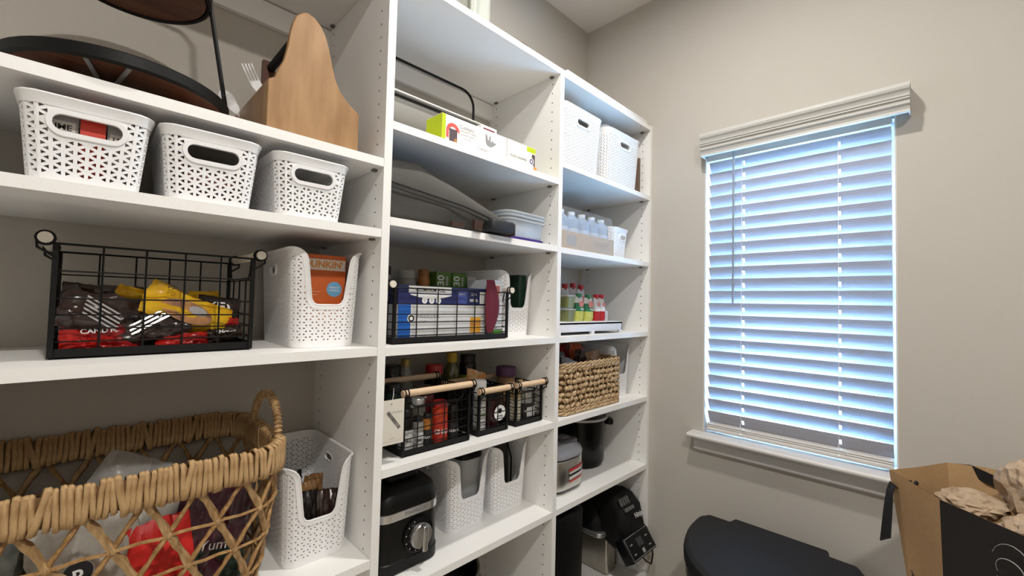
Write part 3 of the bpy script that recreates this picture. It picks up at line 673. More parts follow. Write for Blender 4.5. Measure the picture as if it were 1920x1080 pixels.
# --- big twine basket, bottom left
tw = thing('twine_basket', 'large open-lattice twine basket with thick wrapped rim, filled with packets', 'basket', (-.010, 1.055, zA5))
TW, TD, TRr = .610, .340, .075; rimz = .267
def tw_plan(s, k=1.0, off=0.0):
    pts = tw_plan.pts; L = tw_plan.L; per = L[-1]; s %= per
    import bisect
    i = min(len(pts) - 2, max(0, bisect.bisect_right(L, s) - 1)); t = (s - L[i]) / max(1e-9, L[i + 1] - L[i])
    a, b = pts[i], pts[i + 1]; x, y = a[0] + (b[0] - a[0]) * t, a[1] + (b[1] - a[1]) * t
    tx, ty = b[0] - a[0], b[1] - a[1]; l = math.hypot(tx, ty) or 1
    return x * k + ty / l * off, y * (1 - (1 - k) * 1.3) - tx / l * off, tx / l, ty / l
_p = rr(TW, TD, TRr, 12); _p.append(_p[0]); tw_plan.pts = _p; _L = [0]
for a, b in zip(_p, _p[1:]): _L.append(_L[-1] + math.dist(a, b))
tw_plan.L = _L; twper = _L[-1]
rimcore = MB(); n = 72; rings = []
for i in range(n + 1):
    x, y, tx, ty = tw_plan(twper * i / n % twper); rings.append([(x + ty * .007 * cos(a), y - tx * .007 * cos(a), rimz + .022 * sin(a)) for a in [2 * pi * k / 8 for k in range(8)]])
rimcore.loft(rings, 0, (False, False)); rimcore.obj('rim_core', mat('rim_shadow', (.20, .10, .035), .8, var=.2), tw)
wraps = []
for v in range(6):
    rnd = random.Random(v); wm = MB(); pts = []; dr_ = rnd.uniform(-.0018, .0018); hh = .0265 + rnd.uniform(-.002, .002)
    N_ = 12
    for k in range(N_):
        a = 2 * pi * k / N_; pts.append((dr_ * sin(a) * 1.0 + rnd.uniform(-.0005, .0005), -.0095 * (1 if abs(cos(a)) > .3 else abs(cos(a)) * 3.0) * (1 if cos(a) > 0 else -1) if abs(cos(a)) > 1e-6 else 0, hh * sin(a)))
    wm.tube(pts, .0030, 5, True, up=(1, 0, 0), flat=1.45)
    wraps.append(wm.mesh('wrap', [rope_m]))
nw = 236
for i in range(nw):
    s = twper * (i + random.uniform(-.12, .12)) / nw; x, y, tx, ty = tw_plan(s)
    o = bpy.data.objects.new('wrap', random.choice(wraps)); C.objects.link(o); o.parent = tw
    o.location = (x, y, rimz + random.uniform(-.0015, .0015)); o.rotation_euler = (0, random.uniform(-.03, .03), atan2(ty, tx)); sc = random.uniform(.95, 1.12); o.scale = (sc, 1, random.uniform(.96, 1.06))
    if i % 11 == 5: o.scale = (1.25, 1.08, 1.12); o.rotation_euler[1] = .22 * (1 if i % 2 else -1)
rowz = [rimz - .020, .185, .125, .065, .012]; rowk = [1.0, .985, .96, .93, .90]; nn_ = 26
def nodep(r, i, j=0.0):
    x, y, tx, ty = tw_plan(twper * (i) / nn_, rowk[r]); return (x, y, rowz[r])
for r in range(4):
    for i in range(nn_):
        for d_ in (-1, 1):
            off0 = .5 if r % 2 else 0
            A = nodep(r, i + off0); B = nodep(r + 1, i + off0 + .5 * d_)
            m_ = MB(); q = []; rad = []
            for k in range(6):
                t = k / 5; bow = sin(pi * t) * .003
                q.append((A[0] + (B[0] - A[0]) * t + random.uniform(-.001, .001), A[1] + (B[1] - A[1]) * t + (bow if d_ > 0 else -bow), A[2] + (B[2] - A[2]) * t + bow))
                rad.append((.0060 if d_ > 0 else .0040) * (1 + .2 * sin(k * 2.1 + i)))
            m_.tube(q, 1, 5, radii=rad); m_.obj('strand', rope_m if d_ > 0 else rope_d, tw)
for r in (1, 2, 3, 4):
    m_ = MB(); q = []
    for i in range(nn_ * 3): x, y, tx, ty = tw_plan(twper * i / nn_ / 3, rowk[r], .002); q.append((x, y, rowz[r] + .0015 * sin(i * 2.3)))
    m_.tube(q, .0028, 5, True); m_.obj('ring_cord', rope_d, tw)
kn = MB(); 
for r in (0, 1, 2, 3):
    for i in range(nn_):
        p = nodep(r, i + (.5 if r % 2 else 0)); kn.sphere(p, .0068, 7, 5, 0, (1, 1, 1.15))
setup(kn.obj('knots', rope_m, tw), kind='stuff')
bt = MB(); bt.prism([(x * .89, y * .86) for x, y in rr(TW, TD, TRr, 6)], .001, .009); bt.obj('base_mat', rope_d, tw)
hd = MB(); hp = []
for k in range(11):
    a = pi * k / 10; hp.append((TW / 2 - .006 + .004 * sin(a), -.030 + .085 * cos(a), rimz + .012 + .088 * sin(a) ** .8))
hd.tube(hp, .0062, 8); 
for k in range(34):
    a = pi * (k + .5) / 34; c_ = Vector((TW / 2 - .006 + .004 * sin(a), -.030 + .085 * cos(a), rimz + .012 + .088 * sin(a) ** .8))
    t_ = Vector((.0, -.085 * sin(a), .088 * cos(a))).normalized(); u_ = Vector((1, 0, 0)); v_ = t_.cross(u_)
    hd.tube([tuple(c_ + (u_ * cos(b) + v_ * sin(b)) * .0068) for b in [2 * pi * q / 8 for q in range(8)]], .0022, 4, True, up=t_)
hd.obj('loop_handle', rope_m, tw)
# contents
cloth_g = mat('grey_green_wrapper', (.20, .21, .19), .4, bump=.5, scale=40, col2=(.10, .11, .10)); cloth_w = mat('white_wrapper', (.46, .43, .38), .45, bump=.4, scale=40, col2=(.36, .33, .28))
purp = mat('plum_wrapper', (.045, .008, .018), .25, bump=.4, scale=30, spec=.8); tanw = mat('tan_wrapper', (.33, .19, .08), .4, bump=.4, scale=40, col2=(.2, .1, .04)); redw = mat('red_wrapper', (.62, .02, .015), .5, bump=.2, scale=80)
film = mat('cloudy_film', (.52, .51, .49), .25, bump=.6, scale=22, alpha=.5)
def wb(lbl, x, y, z, rx, ry, rz_, w, h, t, sd, m, deco=None, name='snack_bag'):
    return pouch(name, lbl, 'bag', TR(x, y, z, rx, ry, rz_), w, h, t, sd, m, deco, .008)
wb('grey-green bag at the far left inside the twine basket', -.125, .970, .920, -.15, .0, .0, .16, .20, .04, 21, cloth_g)
wb('dull grey bag behind the left front of the twine basket', -.03, 1.015, .930, -.15, .1, .0, .14, .20, .035, 22, cloth_g)
def rnd_logo(d):
    d.disc((-.012, -.036, .022), .017, XA, ZA, 0, 22); d.text('p', .024, (-.012, -.036, .023), XA, ZA, 1, .03, .0008); return [inkblack, inkwhite]
wb('cream bag with a round black logo in the twine basket', .030, .955, .925, -.12, -.15, .0, .13, .18, .035, 23, cloth_w, rnd_logo)
wb('bright red bag low in the middle of the twine basket', .118, .950, .905, -.1, -.1, .0, .09, .16, .03, 24, redw)
wb('pale paper bag behind the red one in the twine basket', .08, 1.035, .945, -.15, .3, .0, .13, .15, .03, 25, cloth_w)
wb('shiny plum-coloured bag right of the red one in the twine basket', .190, .970, .925, -.1, .20, .0, .12, .19, .035, 26, purp, word('Yum', .024, -.030, z=-.01, bold=.0))
wb('dark brown bag at the right end of the twine basket', .212, 1.015, .905, -.1, .0, .0, .07, .16, .03, 27, foil_brown, word('*', .03, -.028, z=-.01))
wb('tan bag at right in the twine basket behind the plum one', .190, 1.075, .940, -.1, .2, .0, .13, .16, .03, 28, tanw)
wb('cloudy clear bag sticking up in the middle of the twine basket', .075, 1.09, 1.000, -.1, .5, .0, .12, .12, .03, 29, film)
wb('pale green bag lying deep at the back of the twine basket', -.04, 1.13, .920, -.15, .0, .0, .22, .16, .04, 30, cloth_g)
wb('dark green bag low at the front right of the twine basket', .195, .955, .865, -.05, .1, .0, .09, .08, .02, 31, mat('bottle_green_wrapper', (.012, .03, .02), .3, bump=.3, scale=40))
# bars in the organiser beside it
bars = mat('granola_wrapper', (.30, .16, .06), .4, bump=.3, scale=50, col2=(.16, .08, .03))
for k, (x, y, z, ry, m_, l) in enumerate(((.371, 1.00, .875, .1, foil_black, 'black snack bar pouch on end in the organizer beside the twine basket'), (.395, 1.03, .885, -.1, bars, 'tan snack bar pouch behind the black one in the organizer'), (.418, 1.000, .866, .08, foil_brown, 'brown snack bar pouch at right in the organizer beside the twine basket'), (.375, 1.10, .89, 0, foil_black, 'black pouch at the back of the organizer beside the twine basket'), (.415, 1.09, .875, .1, bars, 'tan pouch at the back right of the organizer beside the twine basket'))):
    pouch('snack_pouch', l, 'snack pouch', TR(x, y, z, -.1, ry, 0), .048, .130, .016, 40 + k, m_)
# ================================================================ MIDDLE BAY
zM1, zM2, zM3, zM4, zM5, zM6, zM7 = 2.161, 1.7869, 1.5626, 1.2616, .9861, .6982, .235
# --- on top: vase and lid
vs = thing('glass_vase', 'square clear glass vase of thin stems on top of the shelving', 'vase', (.845, 1.05, zM1))
v = MB(); o_ = rr(.08, .08, .006, 2); i_ = rr(.072, .072, .004, 2)
v.loft([[(x, y, 0) for x, y in o_], [(x, y, .26) for x, y in o_], [(x, y, .26) for x, y in i_], [(x, y, .012) for x, y in i_]], 0, sm=False); v.obj('vase_wall', glassy('vase_glass', (.78, .82, .76), .03, .3), vs)
for k in range(7):
    a = k * 2.4; s_ = MB(); s_.tube([(.010 * cos(a), .010 * sin(a), .014), (.018 * cos(a), .018 * sin(a), .16), (.033 * cos(a), .033 * sin(a), .36)], .0020, 5)
    st = s_.obj('stem', mat('dark_stem', (.05, .075, .03), .7), None); setup(st, 'thin dark green stem standing in the glass vase', 'stem', 'stems in the glass vase'); st.location = (.845, 1.05, zM1)
ld = thing('round_lid', 'low dark lid lying on top of the shelving right of the vase', 'bowl', (.972, 1.00, zM1))  # dark domed lid, lying rim down
MB().lathe([(.07, 0), (.075, .004), (.072, .018), (.060, .040), (.035, .054), (.001, .058)], 32).obj('lid_dome', mat('bronze_lid', (.12, .08, .07), .35, metal=.5), ld)
# --- folding rack with tray, shelf 2
rk = thing('serving_tray', 'white lipped tray with black tube handle leaning at the rear above the parchment box', 'tray', (.72, 1.06, zM2))
m_ = MB(); m_.rbox(-.22, .235, -.02, .16, .150, .155, .02, .001); m_.rbox(-.20, .215, 0, .14, .128, .150, .02, .002); m_.obj('tray_panel', mat('tray_white', (.66, .65, .62), .4), rk)
m_ = MB(); hw = .0048
m_.tube([(-.20, -.016, .1415), (.22, -.016, .1415), (.232, -.010, .1415), (.234, .0, .139), (.232, .02, .10), (.232, .02, .0)], hw, 8); m_.tube([(-.20, -.016, .1415), (-.21, -.01, .14), (-.21, .02, .10), (-.21, .02, .0)], hw, 8)
m_.tube([(-.21, .11, .0), (-.21, .11, .14)], hw, 8); m_.tube([(.232, .11, .0), (.232, .11, .14)], hw, 8); m_.obj('stand_frame', black_metal, rk)
m_ = MB(); pts = [(-.20, .055, .155), (-.20, .055, .245)] + [(-.17 + x, .055, .255 + z) for x, z in arc(0, 0, .03, pi, pi / 2, 4)] + [(.14 + x, .055, .235 + z) for x, z in arc(0, 0, .05, pi / 2, 0, 6)] + [(.19, .055, .155)]
m_.tube(pts, .0042, 8); m_.obj('carry_handle', black_metal, rk)
# --- parchment box and friends
lime = mat('lime_carton', (.52, .62, .01), .5, var=.05); whitec = mat('white_carton', (.86, .85, .83), .5, var=.02); maroon_p = mat('maroon_print', (.16, .015, .03), .5)
pb = thing('parchment_box', 'white and lime parchment paper box with red arch print on the second shelf', 'box', (.643, .915, zM2), .0)
m_ = MB(); m_.rbox(0, .235, 0, .072, 0, .074, .001, .001, n=1); m_.obj('carton', whitec, pb)
m_ = MB(); m_.add([(-.0004, 0, .001), (-.0004, .071, .001), (-.0004, .071, .073), (-.0004, 0, .073)], [(3, 2, 1, 0)]); m_.quad(0, .012, .001, .0735, 0, 0)
m_.add([(.014 + .022 + x, -.0004, .034 + z) for x, z in arc(0, 0, .022, 0, pi, 12)] + [(.014, -.0004, .014), (.022, -.0004, .014), (.022, -.0004, .034)] + [(.036 + x, -.0004, .034 + z) for x, z in arc(0, 0, .012, pi, 0, 8)], [tuple(range(24))], 1)
m_.quad(.024, .050, .003, .040, 0, 2, .0006); m_.quad(.040, .050, .003, .016, 0, 3, .0008)
m_.text('Culinary', .0145, (.083, 0, .055), XA, ZA, 4, .0, .0008)
for k in range(3): m_.text(('PARCHMENT PAPER', 'CULINARY SHEETS', 'non-stick')[k], .0065, (.086, 0, .044 - .009 * k), XA, ZA, 4, 0, .0008)
m_.text('Culinary', .012, (.142, 0, .014), XA, ZA, 4, .0, .0008)
m_.add([(.150, -.0006, .062), (.152, -.0006, .038), (.158, -.0006, .030), (.172, -.0006, .028), (.184, -.0006, .036), (.192, -.0006, .042), (.186, -.0006, .045), (.180, -.0006, .043), (.181, -.0006, .049), (.175, -.0006, .046), (.170, -.0006, .043), (.170, -.0006, .062), (.165, -.0006, .058), (.163, -.0006, .045), (.159, -.0006, .048), (.156, -.0006, .060)], [tuple(range(16))], 4)
m_.obj('printed_label', [lime, mat('coral_print', (.72, .10, .08), .6), mat('plum_grey_print', (.10, .07, .08), .6), mat('brown_print', (.42, .18, .06), .6), inkgrey], pb)
pb2 = thing('wrap_box', 'long white food wrap box with lime corner behind the right end of the parchment box', 'box', (.800, .915, zM2), 0)
m_ = MB(); m_.rbox(.080, .205, -.0005, .066, 0, .0745, .001, .001, n=1); m_.rbox(.079, .0795, .0, .06, .0, .06, .0002, .0001, n=1); m_.obj('carton', mat('cream_carton', (.84, .80, .72), .5), pb2)
m_ = MB(); m_.quad(.165, .205, .058, .0735, -.0005, 0); m_.quad(.188, .203, .006, .054, -.0005, 1); m_.disc((.186, -.0005, .030), .0115, XA, ZA, 2, 20, .0006); m_.disc((.186, -.0005, .030), .008, XA, ZA, 3, 20, .0008); m_.disc((.186, -.0005, .030), .0045, XA, ZA, 2, 20, .001)
m_.text('FOOD WRAPPER', .0095, (.128, -.0005, .028), XA, ZA, 4, .02, .0006); m_.add([(.2054, 0, .001), (.2054, .065, .001), (.2054, .065, .069), (.2054, 0, .069)], [(0, 1, 2, 3)], 0)
m_.obj('printed_label', [lime, mat('plum_grey_print', (.10, .07, .08), .6), inkwhite, mat('violet_print', (.06, .03, .09), .5), inkgrey], pb2)
packet('flat_box', 'small white box with maroon band lying on top of the parchment box', 'box', (.815, .925, zM2 + .0745), (.060, .05, .016), whitec, 0, lambda e, w_, d_, h_: (e.quad(-w_ / 2 + .008, w_ / 2 - .008, .003, .009, 0, 0), [maroon_p])[1])
packet('flat_box', 'thin white box in front of the wrap box at the shelf edge', 'box', (.925, .8985, zM2), (.110, .014, .012), whitec)
of = thing('rubber_foot', 'small orange object at the right end of the second shelf by the white boxes', 'clip', (1.002, .912, zM2))
MB().rbox(-.012, .010, 0, .018, 0, .016, .004, .003).obj('clip_body', mat('orange_plastic', (.75, .27, .05), .5), of)
# --- grey garment bag, shelf 3
gb = thing('garment_bag', 'folded grey fabric bag with dark piping lying on the third shelf', 'bag', (.50, .91, zM3))
secs = [(.000, .30, .168), (.04, .31, .172), (.10, .31, .168), (.16, .31, .150), (.21, .31, .128), (.26, .30, .106), (.30, .22, .084), (.34, .12, .064), (.36, .09, .052), (.375, .08, .040)]
m_ = MB(); rings = []
for x, d_, h_ in secs:
    ring = []; N_ = 28
    for k in range(N_):
        a = 2 * pi * k / N_; ca, sa = cos(a), sin(a)
        y = d_ / 2 + d_ / 2 * (abs(ca) ** .55) * (1 if ca > 0 else -1); z = h_ / 2 + h_ / 2 * (abs(sa) ** .75) * (1 if sa > 0 else -1)
        nz = noise.noise(Vector((x * 9, y * 9, z * 14)) + Vector((3, 1, 7))); n2 = noise.noise(Vector((x * 28, y * 24, z * 30)))
        y += (.014 * nz + .006 * n2) * (1 if z > .01 else 0) ; z = max(.0005, z + (.018 * nz + .007 * n2) * min(1, z / .03))
        ring.append((x, max(.0, y) - x * .10 + .02, z))
    rings.append(ring)
m_.loft(rings, 0); felt = mat('grey_felt', (.085, .082, .076), .9, bump=.5, scale=400, var=.15); m_.obj('fabric_body', felt, gb)
m_ = MB(); sm_p = [(x, -x * .10 + .014, .090 - .125 * x - .20 * max(0, x - .2) ** 1.3) for x, d_, h_ in secs]; m_.tube(sm_p, .0024, 6); m_.tube([(p[0], p[1] - .002, p[2] - .012) for p in sm_p], .0018, 6); m_.obj('piping', mat('dark_piping', (.015, .014, .013), .6), gb)
for q in ((.3805, .390, -.03, .02, .003, .038, .004, .003), (.17, .21, -.014, -.006, .004, .016, .002, .001), (.24, .268, -.022, -.013, .003, .030, .002, .001)): MB().rbox(*q).obj('leather_tab', mat('brown_leather', (.045, .022, .013), .5, bump=.2), gb)
MB().rbox(.29, .38, -.040, .020, .006, .040, .010, .007).obj('end_cuff', mat('charcoal_nylon', (.02, .022, .026), .6, bump=.3), gb)
# --- clear container with purple lid
ct = thing('storage_container', 'clear plastic food container upside down on its purple lid', 'container', (.985, 1.012, zM3))
m_ = MB(); m_.rloft([(.006, .165, .165, 0, 0, .03), (.010, .172, .172, 0, 0, .03), (.060, .182, .182, 0, 0, .034)], n=5, cap=(False, False)); m_.obj('container_wall', glassy('cloudy_clear', (.72, .80, .86), .15, .55), ct)
m_ = MB(); m_.rloft([(0, .176, .176, 0, 0, .03), (.001, .184, .184, 0, 0, .033), (.010, .186, .186, 0, 0, .034), (.012, .178, .178, 0, 0, .03)], n=5); m_.obj('lid', mat('purple_plastic', (.045, .02, .20), .35), ct)
m_ = MB()
for z in (.060, .072, .082): m_.rloft([(z, .184, .184, 0, 0, .034), (z + .002, .196, .196, 0, 0, .04), (z + .006, .198, .198, 0, 0, .04), (z + .009, .186, .186, 0, 0, .036)], n=5, cap=(False, z > .08))
m_.obj('stacked_lids', glassy('frosted_lid', (.70, .76, .80), .2, .7), ct)
pn = packet('napkin_stack', 'stack of pale napkins seen through the clear container', 'napkins', (.992, .95, zM3 + .014), (.11, .11, .042), mat('pale_paper', (.66, .76, .84), .8))
# --- fourth shelf: wire basket of boxes
wire_basket('wire_basket', 'black wire basket holding foil and freezer bag boxes, middle bay', (.738, .952, zM4), .386, .130, .125, (.020, .036, .054, .074, .100, .140), 6, 4)
navy = mat('navy_carton', (.018, .022, .10), .4, var=.05); blue = mat('blue_carton', (.01, .10, .42), .4, var=.05); greyp = mat('pale_grey_print', (.55, .55, .56), .6)
fb = thing('foil_box', 'navy aluminum foil box lying on top in the middle wire basket', 'box', (.560, .962, zM4 + .100), 0)
m_ = MB(); m_.rbox(0, .305, 0, .05, 0, .048, .001, .001, n=1); m_.obj('carton', navy, fb)
m_ = MB(); m_.quad(.030, .165, .029, .047, 0, 0); m_.text('ALUMINUM FOIL', .0125, (.097, 0, .0375), XA, ZA, 1, .02, .0006)
m_.add([(.035, -.0005, .024), (.06, -.0005, .018), (.085, -.0005, .015), (.115, -.0005, .015), (.14, -.0005, .018), (.165, -.0005, .024), (.165, -.0005, .026), (.035, -.0005, .026)], [tuple(range(8))], 0)
for k in range(3): m_.disc((.078 + .022 * k, 0, .010), .0085, XA, ZA, 0, 16, .0008); m_.disc((.078 + .022 * k, 0, .010), .005, XA, ZA, 2, 14, .001)
m_.quad(.182, .222, .004, .040, 0, 3); m_.text('HEAVY', .008, (.202, 0, .030), XA, ZA, 0, 0, .0006); m_.quad(.268, .300, .004, .040, 0, 0); 
for k in range(9): m_.quad(.271 + k * .003, .2722 + k * .003, .007, .034, 0, 2, .0006)
m_.text('12 IN', .010, (.245, 0, .030), XA, ZA, 0, .01, .0006); m_.text('200 SQ', .010, (.245, 0, .013), XA, ZA, 0, .03, .0006)
m_.obj('printed_label', [inkwhite, inkblack, greyp, mat('mid_blue_print', (.05, .07, .26), .5)], fb)
fz = thing('freezer_bag_box', 'white and blue freezer bag box standing in the middle wire basket', 'box', (.560, .960, zM4 + .005), 0)
m_ = MB(); m_.rbox(0, .290, 0, .07, 0, .094, .001, .001, n=1); m_.obj('carton', mat('pale_carton', (.62, .62, .62), .45, var=.05), fz)
m_ = MB(); m_.quad(0, .036, .0, .0935, 0, 0); m_.disc((.038, 0, .058), .0115, XA, ZA, 1, 20, .0006); m_.disc((.038, 0, .058), .009, XA, ZA, 2, 20, .0008); m_.disc((.038, 0, .058), .005, XA, ZA, 1, 16, .001)
m_.text('FREEZER', .015, (.090, 0, .064), XA, ZA, 3, 0, .0006, sx=1.25); m_.text('BAGS', .008, (.075, 0, .050), XA, ZA, 3, 0, .0006); m_.text('GALLON SIZE', .008, (.10, 0, .012), XA, ZA, 3, 0, .0006, sx=1.4)
m_.quad(.232, .272, .016, .060, 0, 4); m_.quad(.232, .272, .036, .040, 0, 5, .0006); m_.quad(.232, .272, .044, .048, 0, 5, .0006)
m_.obj('printed_label', [blue, inkwhite, inkblack, inkgrey, mat('amber_print', (.66, .32, .03), .6), mat('brown_print', (.42, .18, .06), .6)], fz)
wbx = thing('sandwich_bag_box', 'tall white box with pink picture and green foot at right in the middle wire basket', 'box', (.862, .962, zM4 + .005), 0)
m_ = MB(); m_.rbox(0, .058, 0, .10, 0, .172, .001, .001, n=1); m_.obj('carton', mat('bluish_white_carton', (.62, .65, .70), .45), wbx)
m_ = MB(); m_.quad(0, .058, .001, .022, 0, 0); m_.quad(.024, .050, .125, .160, 0, 1); m_.quad(.030, .046, .130, .155, 0, 2, .0006); m_.text('p', .012, (.034, 0, .030), XA, ZA, 3, .02, .0006); m_.obj('printed_label', [mat('green_print', (.10, .30, .05), .5), inkwhite, mat('pink_picture', (.50, .16, .15), .6), inkblack], wbx)
bc = thing('oven_mitt', 'burgundy ribbed pot holder hanging over the front right of the middle wire basket', 'pot holder', (.853, .948, zM4 + .100), 0)
m_ = MB(); rings = []
for k in range(14):
    t = k / 13; z = .075 - t * .155; w_ = .026 * sin(pi * min(1, max(.10, t * .92 + .05))) ** .6 + .002; cx_ = .010 * sin(pi * t)
    rings.append([(cx_ + w_ * cos(a) , -.004 + .007 * sin(a) * (1 + .25 * cos(a * 6)), z) for a in [2 * pi * q / 20 for q in range(20)]])
m_.loft(rings[::-1], 0); m_.obj('ribbed_pad', mat('burgundy_knit', (.11, .008, .022), .8, bump=.5, scale=60, stretch=(6, 1, 1)), bc)
for k, (x, y) in enumerate(((.770, 1.100), (.830, 1.098))):
    b30 = thing('bag_roll_box', ('green box marked 30 behind the foil box, left of the pair', 'green box marked 30 behind the foil box, right of the pair')[k], 'box', (x, y, zM4 + .075))
    m_ = MB(); m_.rbox(0, .056, 0, .05, -.07, .125, .001, .001, n=1); m_.obj('carton', mat('leaf_green_carton', (.09, .20, .03), .5, var=.1), b30)
    m_ = MB(); m_.text('30', .034, (.018, 0, .098), (0, 0, 1), (-1, 0, 0), 0, .02); m_.text('BAGS', .012, (.040, 0, .098), (0, 0, 1), (-1, 0, 0), 0, .01); m_.disc((.030, 0, .052), .017, XA, ZA, 1, 18); m_.disc((.030, 0, .052), .011, XA, ZA, 2, 18, .0006, .015)
    m_.quad(.0, .056, .0, .066, 0, 3 if k else 4, .0001); m_.obj('printed_label', [inkwhite, inkwhite, inkblack, mat('tan_print', (.40, .33, .18), .6), mat('dark_olive_print', (.05, .09, .03), .6)], b30)
packet('white_carton', 'plain pale carton between the green boxes and the open-front organizer', 'box', (.912, 1.100, zM4 + .001), (.040, .10, .190), mat('soft_white_carton', (.50, .50, .48), .6))
gr = packet('tall_green_box', 'tall dark green box standing in the organizer beside the foil basket', 'box', (1.058, 1.010, zM4 + .004), (.032, .12, .200), mat('dark_green_carton', (.010, .035, .022), .35))
# jar builder
def jar(name, label, cat, loc, r, h, body, cap, cap_h=.02, cap_r=None, lab=None, lab_z=(.25, .7), neck=.85, tx=None, tm=None, group=None, n=18, sh=.08, rz=0, tsize=None):
    t = thing(name, label, cat, loc, rz, group); cap_r = cap_r or r * neck * 1.05; hb = h - cap_h
    MB().lathe([(r * .92, 0), (r, .003), (r, hb * (1 - sh) - .004), (r * .97, hb * (1 - sh * .5)), (r * neck, hb - .002), (r * neck, hb)], n).obj('body', body, t)
    MB().lathe([(cap_r, hb), (cap_r, hb + cap_h * .9), (cap_r * .93, hb + cap_h)], n).obj('cap', cap, t)
    if lab:
        z0_, z1_ = lab_z[0] * hb, lab_z[1] * hb
        MB().lathe([(r + .0005, z0_), (r + .0005, z1_)], n, cap=(False, False)).obj('label_band', lab, t)
        if tx:
            m_ = MB(); ts_ = tsize or (r * .6); m_.text(tx, ts_, (0, 0, (z0_ + z1_) / 2), XA, ZA, 0, .03); a0 = rz
            nv = []
            for x, y, z in m_.v:
                a = x / r - pi * .62; nv.append(((r + .0011) * cos(a), (r + .0011) * sin(a), z))
            m_.v = nv; m_.obj('lettering', tm or inkblack, t)
    return t
amber = mat('orange_jar', (.42, .16, .03), .35); clrjar = glassy('clear_jar', (.55, .56, .52), .08, .5); darkjar = mat('dark_bottle', (.008, .006, .005), .15, spec=.4); whitecap = mat('white_cap', (.62, .62, .62), .4); blackcap = mat('black_cap', (.01, .01, .01), .4)
silvercap = mat('silver_cap', (.55, .54, .52), .35, metal=.7); redcap = mat('red_cap', (.45, .02, .015), .35); labw = mat('white_label', (.58, .58, .56), .6, bump=.1, scale=150, col2=(.35, .35, .34)); labk = mat('black_label', (.02, .02, .022), .5); labc = mat('cream_label', (.55, .50, .40), .6)
jar('glass_jar', 'glass jar with black lid at the far left behind the foil basket', 'jar', (.600, 1.12, zM4), .026, .205, clrjar, blackcap, .024)
jar('tin', 'flat round pale tin at the rear of the foil shelf', 'tin', (.695, 1.15, zM4 + .0), .030, .200, mat('grey_tin', (.28, .27, .25), .5), mat('pale_lid', (.40, .39, .36), .5), .024)
jar('spice_jar', 'small orange-brown jar left of the green boxes', 'jar', (.744, 1.13, zM4), .019, .205, amber, mat('rust_cap', (.30, .12, .04), .5), .020)
# --- fifth shelf: three wire baskets with dowel handles
wire_basket('wire_basket', 'largest black wire basket with pale dowel handle and hanging price tag, spice shelf', (.674, .937, zM5), .205, .150, .155, (.022, .042, .064, .088, .115, .150), 5, 5, 'x', rz=0)
wire_basket('wire_basket', 'middle small black wire basket with dowel handle on the spice shelf', (.875, .942, zM5), .112, .150, .11, (.020, .038, .058, .080, .100, .122), 3, 5, 'x')
wire_basket('wire_basket', 'rightmost small black wire basket with dowel handle on the spice shelf', (1.030, .942, zM5), .118, .150, .11, (.020, .038, .058, .080, .100, .122), 3, 5, 'x')
tag_ = thing('price_tag', 'cream cardboard price tag with diagonal barcode tied to the largest spice basket', 'tag', (.529, .914, 1.085))
m_ = MB(); m_.rbox(-.029, .029, -.0006, .0, -.052, .052, .0002, .0001, n=1); m_.obj('card', mat('tag_card', (.68, .64, .56), .7), tag_)
m_ = MB(); m_.disc((-.005, -.0006, .042), .0018, XA, ZA, 0, 10); rnd = random.Random(3); a_ = radians(-52); ux, uz = cos(a_), sin(a_); x_, z_ = -.018, .022
for k in range(26):
    w_ = rnd.choice((.0006, .0011, .0017)); p_ = [(x_, z_), (x_ + ux * w_, z_ + uz * w_)]; nx_, nz_ = -uz * .0085, ux * .0085
    m_.add([(p_[0][0], -.0010, p_[0][1]), (p_[1][0], -.0010, p_[1][1]), (p_[1][0] + nx_, -.0010, p_[1][1] + nz_), (p_[0][0] + nx_, -.0010, p_[0][1] + nz_)], [(0, 1, 2, 3)])
    st_ = w_ + rnd.choice((.0006, .001)); x_ += ux * st_; z_ += uz * st_
m_.text('WIRE BASKET', .0052, (.010, -.0008, .022), XA, ZA, 1); m_.text('store dry', .004, (0, -.0008, -.038), XA, ZA, 1); m_.quad(-.026, .022, -.045, -.0445, -.0008, 1); m_.obj('printed_label', [inkblack, inkgrey], tag_)
MB().tube([(-.005, -.001, .042), (.004, .008, .060), (.010, .018, .074)], .0006, 4).obj('tag_string', inkwhite, tag_)
zc = zM5 + .004
sp = [  # x, y, r, h, body, cap, label, text, description
 (.596, .966, .019, .105, darkjar, blackcap, labw, 'SALT', 'squat dark jar with white label under the price tag'),
 (.600, 1.015, .019, .110, clrjar, whitecap, labw, 'SAGE', 'small jar with white label beside the price tag'),
 (.630, .962, .014, .082, clrjar, blackcap, labw, 'DILL', 'short spice jar with black lid at the front left of the largest spice basket'),
 (.658, .962, .013, .085, amber, blackcap, labk, 'CLOVE', 'short brown spice jar beside the red one, front row'),
 (.652, 1.000, .021, .120, clrjar, silvercap, labw, 'ONION', 'tall pale shaker jar behind the red chili jar'),
 (.700, .966, .022, .112, mat('chili_red', (.50, .045, .015), .35, var=.1), redcap, mat('chili_label', (.46, .03, .015), .5), 'CHILI', 'red chili powder jar with white lettering in the largest spice basket'),
 (.742, .962, .015, .095, darkjar, blackcap, labk, 'CUMIN', 'dark spice jar right of the red chili jar'),
 (.745, .998, .016, .088, clrjar, silvercap, labw, 'THYME', 'small white-labelled jar at the right end of the largest spice basket')]
for x, y, r, h, b_, c_, l_, tx, ds in sp:
    jar('spice_jar', ds, 'jar', (x, y, zc), r, h, b_, c_, .016 if h > .09 else .012, None, l_, (.08, .62), .82, tx, inkwhite if l_ in (labk, MATS['chili_label']) else inkblack, tsize=.016 if tx == 'CHILI' else None)
